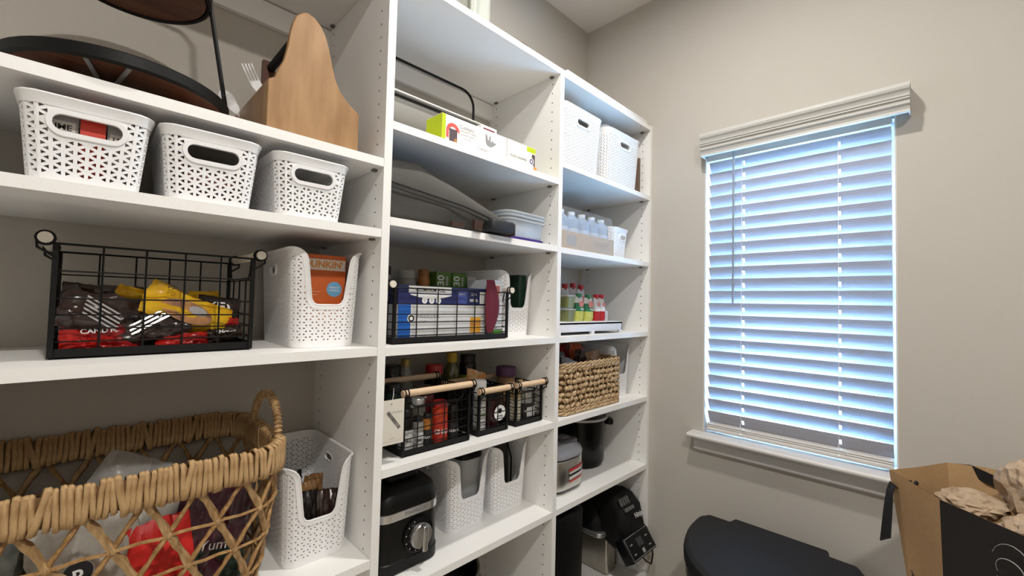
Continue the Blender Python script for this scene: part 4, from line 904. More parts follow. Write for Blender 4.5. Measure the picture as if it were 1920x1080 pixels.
for k, (x, y, r, h, b_, c_, l_, ds) in enumerate((
 (.585, 1.14, .026, .19, darkjar, blackcap, labc, 'tall dark bottle with cream label at the left rear of the spice shelf'),
 (.650, 1.14, .030, .195, darkjar, blackcap, None, 'tall black bottle at the rear of the spice shelf'),
 (.715, 1.17, .024, .205, clrjar, mat('brass_cap', (.40, .30, .10), .4, metal=.6), None, 'clear bottle with brass cap at the rear of the spice shelf'),
 (.608, 1.055, .024, .155, mat('dark_green_glass', (.01, .04, .03), .15), blackcap, None, 'dark green jar behind the price tag'),
 (.800, 1.14, .030, .185, darkjar, redcap, None, 'dark bottle with broad red cap above the dowel handles'),
 (.700, 1.040, .028, .140, mat('deep_red_jar', (.06, .008, .008), .2), blackcap, None, 'deep red jar behind the largest dowel handle'),
 (.878, 1.152, .027, .215, mat('olive_oil_glass', (.10, .10, .03), .12, coat=.4), mat('yellow_cap', (.62, .40, .03), .4), labk, 'oil bottle with yellow cap at the rear of the spice shelf'),
 (.952, 1.16, .030, .205, darkjar, blackcap, mat('lime_label', (.35, .42, .02), .5), 'dark bottle with yellow-green label at the rear right of the spice shelf'))):
    jar('tall_bottle', ds, 'bottle', (x, y, zM5 if k != 3 and k != 5 else zM5 + .004), r, h, b_, c_, .03 if k in (6, 4) else .022, r * .62 if k in (2, 6) else None, l_, (.55, .75) if k == 7 else (.2, .6), .5 if k in (2, 6) else .85, sh=.3 if k in (2, 6) else .1)
jar('spray_can', 'white-capped cylindrical shaker standing at the left of the middle small basket', 'bottle', (.845, .970, zc), .019, .150, mat('pale_green_bottle', (.42, .46, .42), .4), whitecap, .040, .0195, labw, (.05, .9), .95, 'HERBS', mat('herb_green', (.10, .22, .06), .6))
jar('round_label_bottle', 'dark maroon bottle with round white label in the middle small basket', 'bottle', (.898, .976, zc + .0006), .027, .105, mat('maroon_glass', (.035, .008, .010), .2), blackcap, .015)
m_ = MB(); m_.disc((.890, .9415, 1.040), .023, XA, ZA, 0, 24, .0); m_.disc((.890, .9412, 1.046), .008, XA, ZA, 1, 16, .0); m_.text('PEPPER', .008, (.890, .9410, 1.030), XA, ZA, 1, .02, 0); o_ = m_.obj('round_label', [inkwhite, inkblack]); o_.parent = [q for q in bpy.data.objects if q.name.startswith('round_label_bottle')][0]; o_.location = (-.885, -.975, -zc)
pouch('folded_packet', 'tan and orange folded packet sticking up from the middle small basket', 'packet', TR(.875, 1.02, zc + .145, -.3, .35, 0), .075, .050, .018, 61, mat('tan_packet', (.60, .42, .22), .5, col2=(.55, .22, .06)))
jar('squeeze_bottle', 'pale mustard bottle at the left of the rightmost small basket', 'bottle', (.996, .972, zc), .019, .125, mat('mustard_body', (.42, .33, .14), .4), mat('tan_cap', (.50, .36, .20), .5), .028, .018, labc, (.1, .8), .9)
jar('spice_grinder', 'jar with white block label at front of the rightmost small basket', 'jar', (1.046, .976, zc), .026, .095, clrjar, silvercap, .018, None, labk, (.05, .75), .85, 'MIX', inkwhite)
m_ = MB().quad(1.022, 1.058, 1.006, 1.036, .9465, 0); o_ = m_.obj('label_patch', labw); o_.parent = [q for q in bpy.data.objects if q.name.startswith('spice_grinder')][0]; o_.location = (-1.040, -.974, -zc)
jar('purple_lid_jar', 'jar with purple lid behind the rightmost small basket handle', 'jar', (1.030, 1.050, zc), .031, .165, mat('caramel_jar', (.28, .17, .09), .3), mat('plum_lid', (.085, .03, .09), .5), .030, .034, None)
jar('spice_jar', 'narrow jar with tan lid at right inside the rightmost small basket', 'jar', (1.072, 1.022, zc), .010, .12, clrjar, mat('tan_cap', (.50, .36, .20), .5), .02)
# --- sixth shelf: toaster-like appliance, organisers' contents
to = thing('toaster', 'black rounded toaster with chrome band and large chrome dial, bottom middle bay', 'toaster', (.612, .950, zM6), .0)
blk = mat('gloss_black_enamel', (.004, .004, .004), .38, spec=.3)
W_, D_ = .190, .270; cyb = D_ / 2
MB().rloft([(0, W_ - .012, D_ - .012, 0, cyb, .035), (.004, W_, D_, 0, cyb, .04), (.030, W_, D_, 0, cyb, .04), (.032, W_ - .004, D_ - .004, 0, cyb, .04), (.130, W_ - .006, D_ - .006, 0, cyb, .04)], n=6).obj('base_body', blk, to)
MB().rloft([(.130, W_ - .004, D_ - .004, 0, cyb, .04), (.131, W_, D_, 0, cyb, .042), (.150, W_, D_, 0, cyb, .042), (.151, W_ - .004, D_ - .004, 0, cyb, .04)], n=6).obj('chrome_band', mat('chrome_trim', (.66, .66, .67), .22, metal=.9), to)
MB().rloft([(.151, W_ - .004, D_ - .004, 0, cyb, .04), (.166, W_ - .008, D_ - .008, 0, cyb, .04), (.190, W_ - .018, D_ - .018, 0, cyb, .045), (.202, W_ - .045, D_ - .045, 0, cyb, .04), (.206, W_ - .09, D_ - .09, 0, cyb, .03)], n=6).obj('top_shell', blk, to)
MB().rbox(-.050, .050, .04, .23, .2062, .226, .02, .006).obj('slot_frame', black_plast, to)
m_ = MB(); m_.text('KitchenAid', .012, (.012, -.0, .1405), XA, ZA, 0, .01, .0008, sx=1.15); m_.obj('lettering', inkgrey, to)
Mk = Matrix.Translation((.020, -.0005, .080)) @ Euler((pi / 2, 0, 0)).to_matrix().to_4x4()
MB().lathe([(.043, 0), (.043, .003), (.040, .004), (.040, .001)], 32, M=Mk); dring = MB().lathe([(.043, 0), (.043, .003), (.040, .004), (.040, .001)], 32, M=Mk).obj('dial_ring', black_plast, to)
m_ = MB(); m_.lathe([(.031, .0), (.031, .016), (.028, .020), (.001, .021)], 32, M=Mk); m_.rbox(-.007, .007, -.031, .031, .018, .036, .004, .003, M=Mk); m_.obj('dial_knob', mat('chrome_knob', (.5, .5, .5), .25, metal=1.0), dring)
m_ = MB()
for k in range(6): a = pi * (.62 + k * .16); m_.disc((.020 + .0375 * cos(a), -.0045, .080 + .0375 * sin(a)), .0015, XA, ZA, 0, 8)
m_.obj('dial_marks', inkwhite, dring)
jg = thing('measuring_jug', 'clear plastic pitcher standing between the two organizers on the toaster shelf', 'pitcher', (.865, 1.08, zM6 + .006))
MB().rloft([(0, .07, .10, 0, 0, .02), (.19, .085, .13, 0, 0, .022), (.19, .079, .124, 0, 0, .02), (.005, .064, .094, 0, 0, .018)], n=4, cap=(True, True)).obj('pitcher_wall', clearp, jg)
MB().rloft([(.191, .090, .135, 0, 0, .024), (.200, .090, .135, 0, 0, .024)], n=4).obj('lid', black_plast, jg)
cb = thing('clear_canister', 'clear square canister in the organizer next to the toaster', 'canister', (.835, 1.20, zM6 + .006))
pk = packet('filter_box', 'grey-brown carton seen through the front of the organizer next to the toaster', 'box', (.835, 1.155, zM6 + .005), (.09, .08, .20), mat('taupe_card', (.11, .10, .08), .6))
bpy.data.objects.remove(cb)
packet('dark_box', 'dark box with strap in the organizer by the upright on the toaster shelf', 'box', (1.012, 1.06, zM6 + .005), (.095, .13, .190), mat('charcoal_card', (.03, .028, .024), .35))
m_ = MB(); m_.tube([(1.045, 1.03, zM6 + .06), (1.050, 1.035, zM6 + .15), (1.038, 1.045, zM6 + .205), (1.0, 1.05, zM6 + .225), (.985, 1.05, zM6 + .200)], .003, 6); setup(m_.obj('power_cord', black_plast), 'black cord looping over the dark box in the organizer by the upright', 'cord')
# --- seventh shelf: round pans
for k, (r, z0_, ds) in enumerate(((.165, .0, 'lowest'), (.160, .03, 'second'), (.155, .06, 'topmost'))): pass
pst = thing('stacked_pan', 'black pan with bright rim, widest of the stack below the toaster shelf', 'pan', (.75, 1.065, zM7))
MB().lathe([(.11, 0), (.12, .004), (.158, .30), (.158, .30), (.150, .30), (.115, .01), (.001, .009)], 48).obj('pan_wall', mat('black_enamel', (.004, .004, .005), .25, spec=.3), pst)
m_ = MB(); m_.lathe([(.158, .298), (.1625, .300), (.1625, .305), (.158, .307), (.153, .305)], 48, cap=(False, False)); m_.obj('pan_rim', silvercap, pst)
ps2 = thing('stacked_pan', 'black pan nested on top of the bright-rimmed one', 'pan', (.74, 1.06, zM7 + .307))
MB().lathe([(.10, .0), (.12, .004), (.148, .055), (.151, .057), (.144, .057), (.115, .01), (.001, .009)], 48).obj('pan_wall', mat('black_enamel', (.004, .004, .005), .25, spec=.3), ps2)
m_ = MB(); m_.lathe([(.148, .054), (.1525, .056), (.1515, .0605), (.146, .058)], 48, cap=(False, False)); m_.obj('pan_rim', darksteel, ps2)
# ================================================================ RIGHT BAY
zR1, zR2, zR3, zR4, zR5, zR6, zR7 = 2.1584, 1.8505, 1.5613, 1.2617, .9858, .6989, .235
bd = thing('spare_shelf_board', 'white spare shelf board lying on top of the right bay', 'board', (1.150, .905, zR1))
MB().rbox(0, .565, 0, .30, 0, .019, .002, .002, n=2).obj('board_panel', white_lam, bd)
pw = mat('pale_tub', (.70, .72, .76), .4)
jar('white_tub', 'white rounded tub peeking over the left tall lattice basket', 'tub', (1.194, 1.00, zR2 + .004), .040, .252, pw, pw, .03, .040, n=24)
jar('white_tub', 'white tub in the left corner of the right tall lattice basket', 'tub', (1.476, .975, zR2 + .004), .034, .242, pw, pw, .03, .030, n=24)
packet('white_packet', 'white packet rising above the right tall lattice basket', 'packet', (1.56, 1.02, zR2 + .004), (.09, .06, .245), mat('cream_packet', (.62, .60, .56), .5))
packet('cream_packet', 'cream packet seen through the grip of the left tall lattice basket', 'packet', (1.265, .945, zR2 + .004), (.085, .05, .178), mat('cream_pkt', (.68, .62, .48), .5))
packet('cream_packet', 'small cream packet seen through the grip of the right tall lattice basket', 'packet', (1.566, .945, zR2 + .004), (.05, .05, .176), mat('rosy_cream_packet', (.60, .50, .44), .5))
bb = thing('cutting_board', 'thin brown board leaning between the right tall basket and the end panel', 'board', (1.700, .93, zR2), 0)
MB().rbox(-.004, .004, 0, .28, 0, .165, .001, .001, n=1).obj('board_panel', mat('walnut_edge', (.16, .11, .08), .5), bb)
# bottled water
cs = thing('bottle_tray', 'shallow cardboard tray of small water bottles in the right bay', 'tray', (1.130, .903, zR3))
card = mat('cardboard', (.48, .38, .29), .75, bump=.1, scale=80, var=.08); m_ = MB(); W_, D_ = .325, .30
m_.box(0, W_, 0, D_, 0, .004).box(0, W_, 0, .004, .004, .060).box(0, W_, D_ - .004, D_, .004, .060).box(0, .004, .004, D_ - .004, .004, .060).box(W_ - .004, W_, .004, D_ - .004, .004, .060)
m_.obj('carton_wall', card, cs)
m_ = MB(); m_.quad(.030, .085, .012, .048, 0, 0); m_.text('WATER 8 FL OZ', .012, (.24, 0, .030), XA, ZA, 1, 0, .0006); m_.quad(.185, .186, .008, .052, 0, 1); m_.quad(.195, .300, .020, .0208, 0, 1); m_.quad(.195, .300, .040, .0408, 0, 1); m_.obj('printed_label', [mat('grey_stamp', (.34, .34, .34), .7), mat('brownish_print', (.22, .16, .12), .7)], cs)
waterm = glassy('bottle_plastic', (.45, .60, .82), .06, .55); wlab = glassy('bottle_label', (.60, .70, .85), .2, .75)
def water(loc):
    t = thing('water_bottle', 'small clear water bottle standing in the cardboard tray', 'bottle', loc, 0, 'water bottles in the cardboard tray')
    MB().lathe([(.024, 0), (.029, .004), (.0295, .075), (.028, .085), (.0295, .095), (.026, .108), (.014, .120), (.013, .124)], 18).obj('body', waterm, t)
    MB().lathe([(.030, .040), (.030, .072)], 18, cap=(False, False)).obj('label_band', wlab, t)
    MB().lathe([(.014, .122), (.014, .133), (.013, .134)], 14).obj('cap', mat('bottle_cap', (.55, .62, .72), .4), t)
    return t
wt = water((1.130 + .037, .903 + .037, zR3 + .0046))
for j in range(4):
    for i in range(5 if j < 9 else 4):
        if i == 0 and j == 0: continue
        dup(wt, (1.130 + .037 + .0625 * i, .903 + .037 + .068 * j, zR3 + .0046))
film_ = mat('shrink_film', (.75, .78, .82), .12, alpha=.12, spec=.9)
m_ = MB(); m_.rloft([(.004, .331, .306, .1625, .15, .01), (.120, .329, .304, .1625, .15, .02), (.142, .327, .302, .1625, .15, .03), (.146, .30, .28, .1625, .15, .03)], n=4, cap=(False, False)); m_.obj('shrink_wrap', film_, cs)
bk_in = packet('black_pouch', 'black pouch inside the small lattice basket beside the water', 'pouch', (1.560, .965, zR3 + .006), (.07, .10, .110), mat('black_pouch_m', (.012, .012, .012), .5))
# baby food on white riser
tr = thing('riser_tray', 'white plastic riser tray carrying small food pouches and jars', 'tray', (1.150, .930, zR4))
m_ = MB(); m_.rbox(0, .425, 0, .25, .034, .046, .006, .003); m_.rbox(.0, .425, 0, .012, .010, .046, .004, .002, n=2); m_.rbox(0, .425, .238, .25, .008, .046, .004, .002, n=2); m_.rbox(.413, .425, 0, .25, .008, .046, .004, .002, n=2)
for x in (.012, .215, .412): m_.rbox(x - .010, x + .010, .0, .012, 0, .012, .003, .001, n=2)
m_.obj('tray_body', mat('bluish_white_plastic', (.72, .73, .78), .35), tr)
zt4 = zR4 + .0462
def spout(loc, w_, h_, low, mid, cap, label):
    t = thing('food_pouch', label, 'pouch', loc); m_ = MB()
    def el(a, b, z): return [(a * cos(2 * pi * k / 16), b * sin(2 * pi * k / 16), z) for k in range(16)]
    m_.loft([el(w_ * .44, .014, 0), el(w_ * .5, .018, h_ * .12), el(w_ * .5, .017, h_ * .36)], 0, (True, False)); m_.loft([el(w_ * .5, .017, h_ * .36), el(w_ * .5, .012, h_ * .66)], 1, (False, False)); m_.loft([el(w_ * .5, .012, h_ * .66), el(w_ * .46, .003, h_ * .86), el(w_ * .45, .0015, h_ * .88)], 2, (False, True))
    m_.obj('pouch_body', [low, mid, mat('pale_pouch', (.56, .50, .46), .4)], t)
    MB().lathe([(.008, h_ * .84), (.008, h_ * .88), (.012, h_ * .885), (.012, h_), (.010, h_)], 14).obj('cap', cap, t)
    m_ = MB(); m_.disc((0, -.0125, h_ * .62), w_ * .30, XA, ZA, 0, 16, .002, w_ * .22); m_.text('fruit', w_ * .22, (0, -.017, h_ * .44), XA, ZA, 1, .02, .002); m_.obj('printed_label', [mat('coral_badge', (.60, .20, .16), .5), inkwhite], t)
    return t
yel = mat('lime_yellow', (.55, .56, .12), .4, var=.2); grn = mat('leaf_green', (.02, .17, .08), .4, var=.2); redp = mat('cherry_red', (.45, .015, .02), .4, var=.2); whp = mat('pouch_white', (.62, .62, .62), .4); gcap = mat('green_cap', (.04, .18, .08), .4); skyp = mat('sky_pouch', (.30, .50, .66), .4)
for x, y, w_, h_, a_, b_, c_, l_ in (
 (1.345, .985, .052, .105, yel, grn, gcap, 'yellow and green food pouch, leftmost of the front pair with green tops'),
 (1.407, .985, .055, .102, yel, grn, gcap, 'yellow and green food pouch beside the red and white ones, front row'),
 (1.462, .985, .036, .105, redp, whp, redp, 'red and white food pouch, left of the front pair'),
 (1.499, .985, .036, .105, redp, whp, redp, 'red and white food pouch, right of the front pair'),
 (1.300, 1.060, .050, .150, grn, skyp, gcap, 'green and sky blue food pouch in the second row'),
 (1.375, 1.075, .056, .145, skyp, skyp, redp, 'sky blue food pouch with red cap in the second row'),
 (1.440, 1.085, .050, .150, whp, whp, redp, 'white food pouch with red cap in the second row'),
 (1.495, 1.085, .050, .145, whp, redp, redp, 'white and red food pouch at the right of the second row'),
 (1.240, 1.130, .045, .195, whp, grn, redp, 'tall pale food pouch at the far left rear')):
    spout((x, y, zt4), w_, h_, a_, b_, c_, l_)
olive = mat('olive_puree', (.20, .21, .07), .4, var=.2)
for z, l_ in ((0, 'square olive puree tub at the bottom of the stack on the riser tray'), (.050, 'square olive puree tub on top of another on the riser tray')):
    tt = thing('puree_tub', l_, 'tub', (1.268, .985, zt4 + z)); MB().rloft([(0, .046, .046, 0, 0), (.040, .056, .056, 0, 0)], r=.01).obj('tub_body', olive, tt); MB().rbox(-.030, .030, -.030, .030, .0402, .047, .01, .002).obj('lid', clrjar, tt)
spout((1.262, 1.045, zt4), .050, .150, mat('dark_olive', (.06, .07, .03), .4), olive, gcap, 'olive food pouch with coral badge behind the puree tubs')
packet('white_box', 'small white box at the right end of the riser tray', 'box', (1.535, .985, zt4), (.030, .04, .040), whp)
# seagrass basket
sg = thing('seagrass_basket', 'chunky woven seagrass basket full of packets in the right bay', 'basket', (1.362, 1.055, zR5))
W_, D_, H_ = .385, .27, .178; pl = rr(W_, D_, .03, 6); pl.append(pl[0]); LL = [0]
for a, b in zip(pl, pl[1:]): LL.append(LL[-1] + math.dist(a, b))
def sgp(s, off=0):
    s %= LL[-1]
    for i in range(len(pl) - 1):
        if s <= LL[i + 1]:
            t = (s - LL[i]) / max(1e-9, LL[i + 1] - LL[i]); a, b = pl[i], pl[i + 1]; tx, ty = b[0] - a[0], b[1] - a[1]; l = math.hypot(tx, ty) or 1
            return a[0] + (b[0] - a[0]) * t + ty / l * off, a[1] + (b[1] - a[1]) * t - tx / l * off, atan2(ty, tx)
    return pl[-1][0], pl[-1][1], 0
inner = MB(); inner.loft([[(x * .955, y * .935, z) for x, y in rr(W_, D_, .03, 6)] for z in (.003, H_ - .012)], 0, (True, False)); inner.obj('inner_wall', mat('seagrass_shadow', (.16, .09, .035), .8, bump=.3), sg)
nub = MB(); nc = 44
for r in range(7):
    z = .032 + r * .0205
    for c in range(nc):
        s = LL[-1] * (c + (.5 if r % 2 else 0)) / nc; x, y, a = sgp(s + random.uniform(-.002, .002), -.002)
        q_ = random.uniform(.8, 1.15); nub.sphere((0, 0, 0), .0092 * q_, 7, 5, 0, (1.75 + random.uniform(-.35, .3), .8, .95), TR(x + random.uniform(-.003, .003), y, z + random.uniform(-.0025, .0025), 0, random.uniform(-.55, .25), a))
setup(nub.obj('woven_knots', sea_m, sg), kind='stuff')
for z, rad, amp in ((.008, .0075, .001), (.019, .0055, .002), (H_ - .004, .006, .001), (H_ - .014, .0065, .002)):
    for ph in (0, pi):
        t_ = MB(); q = []
        for k in range(150):
            x, y, a = sgp(LL[-1] * k / 150, .0025 * cos(k * .9 + ph)); q.append((x, y, z + .0035 * sin(k * .9 + ph)))
        t_.tube(q, rad * .62, 5, True, up=(0, 0, 1)); t_.obj('braid', sea_m, sg)
st = MB()
for c in range(nc):
    x, y, a = sgp(LL[-1] * (c + .25) / nc, .004); st.tube([(x, y, .01), (x, y, H_ - .01)], .0012, 4)
st.obj('warp_cord', sea_m, sg)
gm = mat('smoky_film', (.10, .10, .10), .2, bump=.5, scale=30); orp = mat('orange_packet', (.50, .08, .02), .3, bump=.3, scale=50)
pouch('snack_bag', 'smoky grey snack bag at the left in the seagrass basket', 'bag', TR(1.262, 1.02, zR5 + .150, -.1, .15, 0), .11, .12, .03, 70, gm)
pouch('snack_bag', 'clear-edged bag slanting at the front of the seagrass basket', 'bag', TR(1.30, .98, zR5 + .145, -.3, .35, 0), .12, .07, .02, 71, mat('grey_film', (.30, .30, .32), .2, bump=.5, scale=30))
pouch('snack_bag', 'red snack bag lying at the rear of the seagrass basket', 'bag', TR(1.36, 1.10, zR5 + .185, -.4, .0, 0), .17, .08, .03, 72, foil_red)
pouch('snack_bag', 'orange packet standing highest in the seagrass basket', 'bag', TR(1.42, 1.05, zR5 + .180, -.2, .1, 0), .08, .10, .02, 73, orp)
pouch('snack_bag', 'amber and clear packet at right in the seagrass basket', 'bag', TR(1.475, 1.00, zR5 + .165, -.2, -.1, 0), .10, .07, .02, 74, mat('amber_film', (.42, .30, .20), .25, bump=.5, scale=50, col2=(.25, .10, .02)))
pouch('snack_bag', 'dark brown packet in the middle of the seagrass basket', 'bag', TR(1.38, 1.00, zR5 + .165, -.2, -.2, 0), .06, .09, .02, 75, foil_brown)
# rice cooker
rc = thing('rice_cooker', 'steel rice cooker with glossy grey lid and red warning sticker, by the upright', 'cooker', (1.268, 1.075, zR6))
W_, D_ = .250, .265
MB().rloft([(0, W_ - .05, D_ - .05, 0, 0, .08), (.012, W_ - .03, D_ - .03, 0, 0, .085), (.016, W_ - .01, D_ - .01, 0, 0, .09)], n=8).obj('base_ring', mat('cooker_base', (.16, .15, .14), .4), rc)
MB().rloft([(.016, W_ - .008, D_ - .008, 0, 0, .09), (.026, W_ - .004, D_ - .004, 0, 0, .095), (.112, W_, D_, 0, 0, .10), (.118, W_ - .004, D_ - .004, 0, 0, .10)], n=8).obj('steel_body', chrome, rc)
MB().rloft([(.118, W_ - .010, D_ - .010, 0, 0, .095), (.124, W_ - .010, D_ - .010, 0, 0, .095)], n=8).obj('dark_seam', black_plast, rc)
lidm = mat('silver_grey_lid', (.33, .34, .36), .22, coat=.4)
MB().rloft([(.124, W_ + .002, D_ + .002, 0, 0, .10), (.132, W_ + .004, D_ + .004, 0, 0, .102), (.142, W_ - .008, D_ - .008, 0, 0, .095), (.156, W_ - .05, D_ - .05, 0, 0, .085), (.163, W_ - .11, D_ - .11, 0, 0, .05)], n=8).obj('lid', lidm, rc)
MB().rbox(.000, .090, -.095, -.005, .150, .1685, .018, .004).obj('vent_cover', mat('dark_grey_gloss', (.09, .09, .10), .2, coat=.5), rc); MB().rbox(.022, .068, -.073, -.027, .1686, .172, .008, .002).obj('vent_cap', mat('mid_grey_gloss', (.20, .20, .22), .25), rc)
MB().tube([(W_ / 2 + .004, -.06, .126), (W_ / 2 + .008, .0, .130), (W_ / 2 + .004, .06, .126)], .004, 6).obj('carry_handle', lidm, rc)
stk = MB(); a0 = -.95
for i in range(8):
    pass
def onr(a, z, off=.0022):
    k = (a - a0) / .11
    if k < 4.5: return (-.018 + k * .0095, -.1325 - off, z)
    q = -pi / 2 + (k - 4.5) * .17; return (.025 + (.10 + off) * cos(q), -.0325 + (.10 + off) * sin(q), z)
for z0_, z1_, mi in ((.040, .046, 0), (.050, .060, 1), (.062, .068, 2), (.069, .076, 1), (.078, .086, 0)):
    for i in range(8):
        A_, B_ = a0 + i * .11, a0 + (i + 1) * .11; q0 = .006 * i / 8; stk.add([onr(A_, z0_ + q0), onr(B_, z0_ + q0), onr(B_, z1_ + q0), onr(A_, z1_ + q0)], [(0, 1, 2, 3)], mi)
stk.obj('warning_sticker', [mat('sticker_red', (.50, .03, .03), .5), mat('sticker_white', (.62, .60, .58), .5), inkblack], rc)
pt = thing('stock_pot', 'black cooking pot with pale glass lid rim behind the rice cooker', 'pot', (1.545, 1.125, zR6), -.9)
MB().lathe([(.095, 0), (.108, .004), (.114, .02), (.122, .190), (.116, .190), (.100, .01), (.001, .009)], 36).obj('pot_wall', mat('black_ceramic', (.004, .004, .004), .2, spec=.25), pt)
MB().lathe([(.121, .190), (.126, .192), (.125, .199), (.10, .212), (.001, .222)], 36).obj('lid', mat('smoke_lid', (.03, .03, .03), .1), pt); MB().lathe([(.1225, .191), (.1275, .194), (.1265, .200), (.121, .202)], 36, cap=(False, False)).obj('lid_rim', mat('pale_rim', (.50, .50, .50), .3, metal=.3), pt)
for s_ in (-1, 1): MB().rbox(s_ * .135 - .016, s_ * .135 + .016, -.028, .028, .165, .187, .014, .005).obj('ear_handle', black_plast, pt)
MB().lathe([(.016, .222), (.020, .24), (.001, .245)], 16).obj('lid_knob', black_plast, pt)
# indoor grill on bottom shelf
ng = thing('indoor_grill', 'black indoor grill with tilted control panel on the lowest shelf of the right bay', 'grill', (1.60, 1.05, zR7))
MB().rbox(.005, .078, -.045, .16, .004, .180, .012, .004).obj('steel_body', mat('grill_steel', (.50, .47, .41), .38, metal=1.0, scale=40, var=.1), ng)
MB().rbox(-.068, .088, -.060, .165, .181, .200, .03, .003).obj('chrome_band', mat('satin_band', (.55, .55, .55), .3, metal=.8), ng)
MB().rbox(.079, .112, -.03, .16, .004, .190, .02, .004).obj('rear_body', black_soft, ng)
MB().rloft([(.2005, .146, .205, .008, .055, .05), (.235, .142, .20, .008, .055, .06), (.275, .115, .17, .010, .06, .055), (.305, .07, .10, .015, .07, .035)], n=6).obj('side_dome', black_soft, ng)
Mh = TR(.048, -.060, .262, radians(-30), 0, 0)
MB().rloft([(-.120, .13, .11, .00, 0, .04), (-.080, .155, .15, .000, 0, .045), (.0, .162, .20, 0, .0, .055), (.050, .150, .18, -.002, .0, .055), (.082, .12, .13, -.006, 0, .05), (.095, .07, .07, -.008, 0, .03)], n=7, M=Mh).obj('lid_shell', black_soft, ng); shell_ = bpy.data.objects['lid_shell']
pm = MB()
Mp = TR(.020, -.180, .185, radians(-36), radians(0), radians(0)) 
pm.rbox(-.092, .092, -.010, .04, -.045, .045, .008, .004, M=Mp); cpan = pm.obj('control_panel', black_plast, ng)
def pq(m_, x0, x1, z0, z1, mi, l_=.0005): m_.add([tuple(Mp @ Vector(v)) for v in ((x0, -.010 - l_, z0), (x1, -.010 - l_, z0), (x1, -.010 - l_, z1), (x0, -.010 - l_, z1))], [(0, 1, 2, 3)], mi)
m_ = MB(); 
for q in ((-.088, .088, .038, .0405), (-.088, .088, -.0405, -.038), (-.088, -.0855, -.0405, .0405), (.0855, .088, -.0405, .0405)): pq(m_, *q, 0)
pq(m_, -.02, .022, -.008, .022, 1); pq(m_, -.008, .010, -.034, -.018, 2)
for x in (-.06, .055): 
    for z in (.012, -.022): pq(m_, x - .008, x + .008, z - .002, z + .002, 2, .0006)
m_.obj('panel_print', [mat('panel_line', (.22, .22, .22), .4), mat('panel_display', (.035, .035, .04), .2), inkgrey], cpan)
t_ = MB(); t_.text('Ninja', .026, (.000, -.1010, -.030), XA, ZA, 0, .03, 0); t_.v = [tuple(Mh @ Vector(v)) for v in t_.v]; t_.obj('lettering', mat('soft_white_print', (.50, .50, .50), .5), ng)
vg = mat('vent_grey', (.13, .13, .13), .4, metal=.3)
for k in range(4): MB().rbox(-.078 + k * .017, -.070 + k * .017, -.100, -.086, .020, .050, .003, .002, n=2, M=Mh).obj('vent_slat', vg, shell_)
for k in range(3): MB().rbox(-.070 + k * .022, -.052 + k * .022, -.104, -.090, -.004, .010, .003, .002, n=2, M=Mh).obj('vent_slat', vg, shell_)
MB().rbox(.088, .118, -.11, -.03, .225, .262, .012, .006).obj('side_handle', black_soft, ng)
m_ = MB(); m_.tube([(1.66, .90, .375), (1.67, .865, .335), (1.70, .855, .315), (1.733, .865, .335), (1.742, .88, .40), (1.728, .892, .44)], .0032, 6); m_.obj('power_cord', black_plast).parent = ng; bpy.data.objects['power_cord.001' if 'power_cord.001' in bpy.data.objects else 'power_cord'].location = (-1.60, -1.05, -zR7)
# dark bin left of the grill
dk = thing('black_case', 'tall black case standing at the left on the lowest shelf of the right bay', 'case', (1.26, 1.06, zR7))
MB().rbox(-.13, .080, -.13, .15, 0, .40, .03, .008).obj('case_body', black_plast, dk); m_ = MB(); m_.rbox(.055, .067, -.142, -.130, .02, .055, .003, .003, n=2); m_.obj('latch', silvercap, dk); MB().rbox(-.11, .065, -.11, .13, .4005, .425, .03, .008).obj('case_lid', black_soft, dk)
# ================================================================ on the floor, by the window
tcn = thing('trash_can', 'semi-round step trash can with matte black lid under the window', 'trash can', (1.50, .375, 0))
def dpoly(k=1.0, hx=.32, hy=.225, back=.085):
    P_ = [(back * k, -hy * .86 * k), (back * k, hy * .86 * k)]
    P_ = [(back * k - .03, hy * k)] and []
    for i in range(25):
        a = pi / 2 + pi * i / 24; P_.append((hx * cos(a) * k, hy * sin(a) * k))
    P_ += [(.03 * k, -hy * k), (.060 * k, -hy * .93 * k), (.062 * k, -.140 * k), (.098 * k, -.132 * k), (.098 * k, .132 * k), (.062 * k, .140 * k), (.060 * k, .93 * hy * k), (.03 * k, hy * k)]
    return P_
lm = MB(); base = dpoly()
def ring(k, z, p=base): return [(x * k, y * k, z) for x, y in p]
lm.loft([ring(.97, .618), ring(.998, .622), ring(1.0, .640), ring(.985, .653), ring(.955, .659), ring(.92, .661)], 0); lm.obj('lid', mat('matte_black_lid', (.006, .0065, .008), .6, bump=.08, scale=500), tcn, sharp=30)
lm = MB(); lm.loft([ring(.93, .02), ring(.955, .03), ring(.955, .560), ring(.955, .575)], 0); lm.obj('steel_body', chrome, tcn)
lm = MB(); lm.loft([ring(.958, .575), ring(.975, .580), ring(.975, .616)], 0, (False, True)); lm.obj('collar', black_plast, tcn)
MB().rbox(-.345, -.300, -.018, .042, .600, .634, .006, .003).obj('latch', mat('pale_latch', (.55, .55, .53), .4), tcn)
lm = MB(); lm.loft([ring(.94, .0), ring(.94, .02)], 0); lm.obj('foot_ring', black_plast, tcn); MB().rbox(-.37, -.30, -.06, .06, .01, .03, .01, .004).obj('pedal', chrome, tcn)
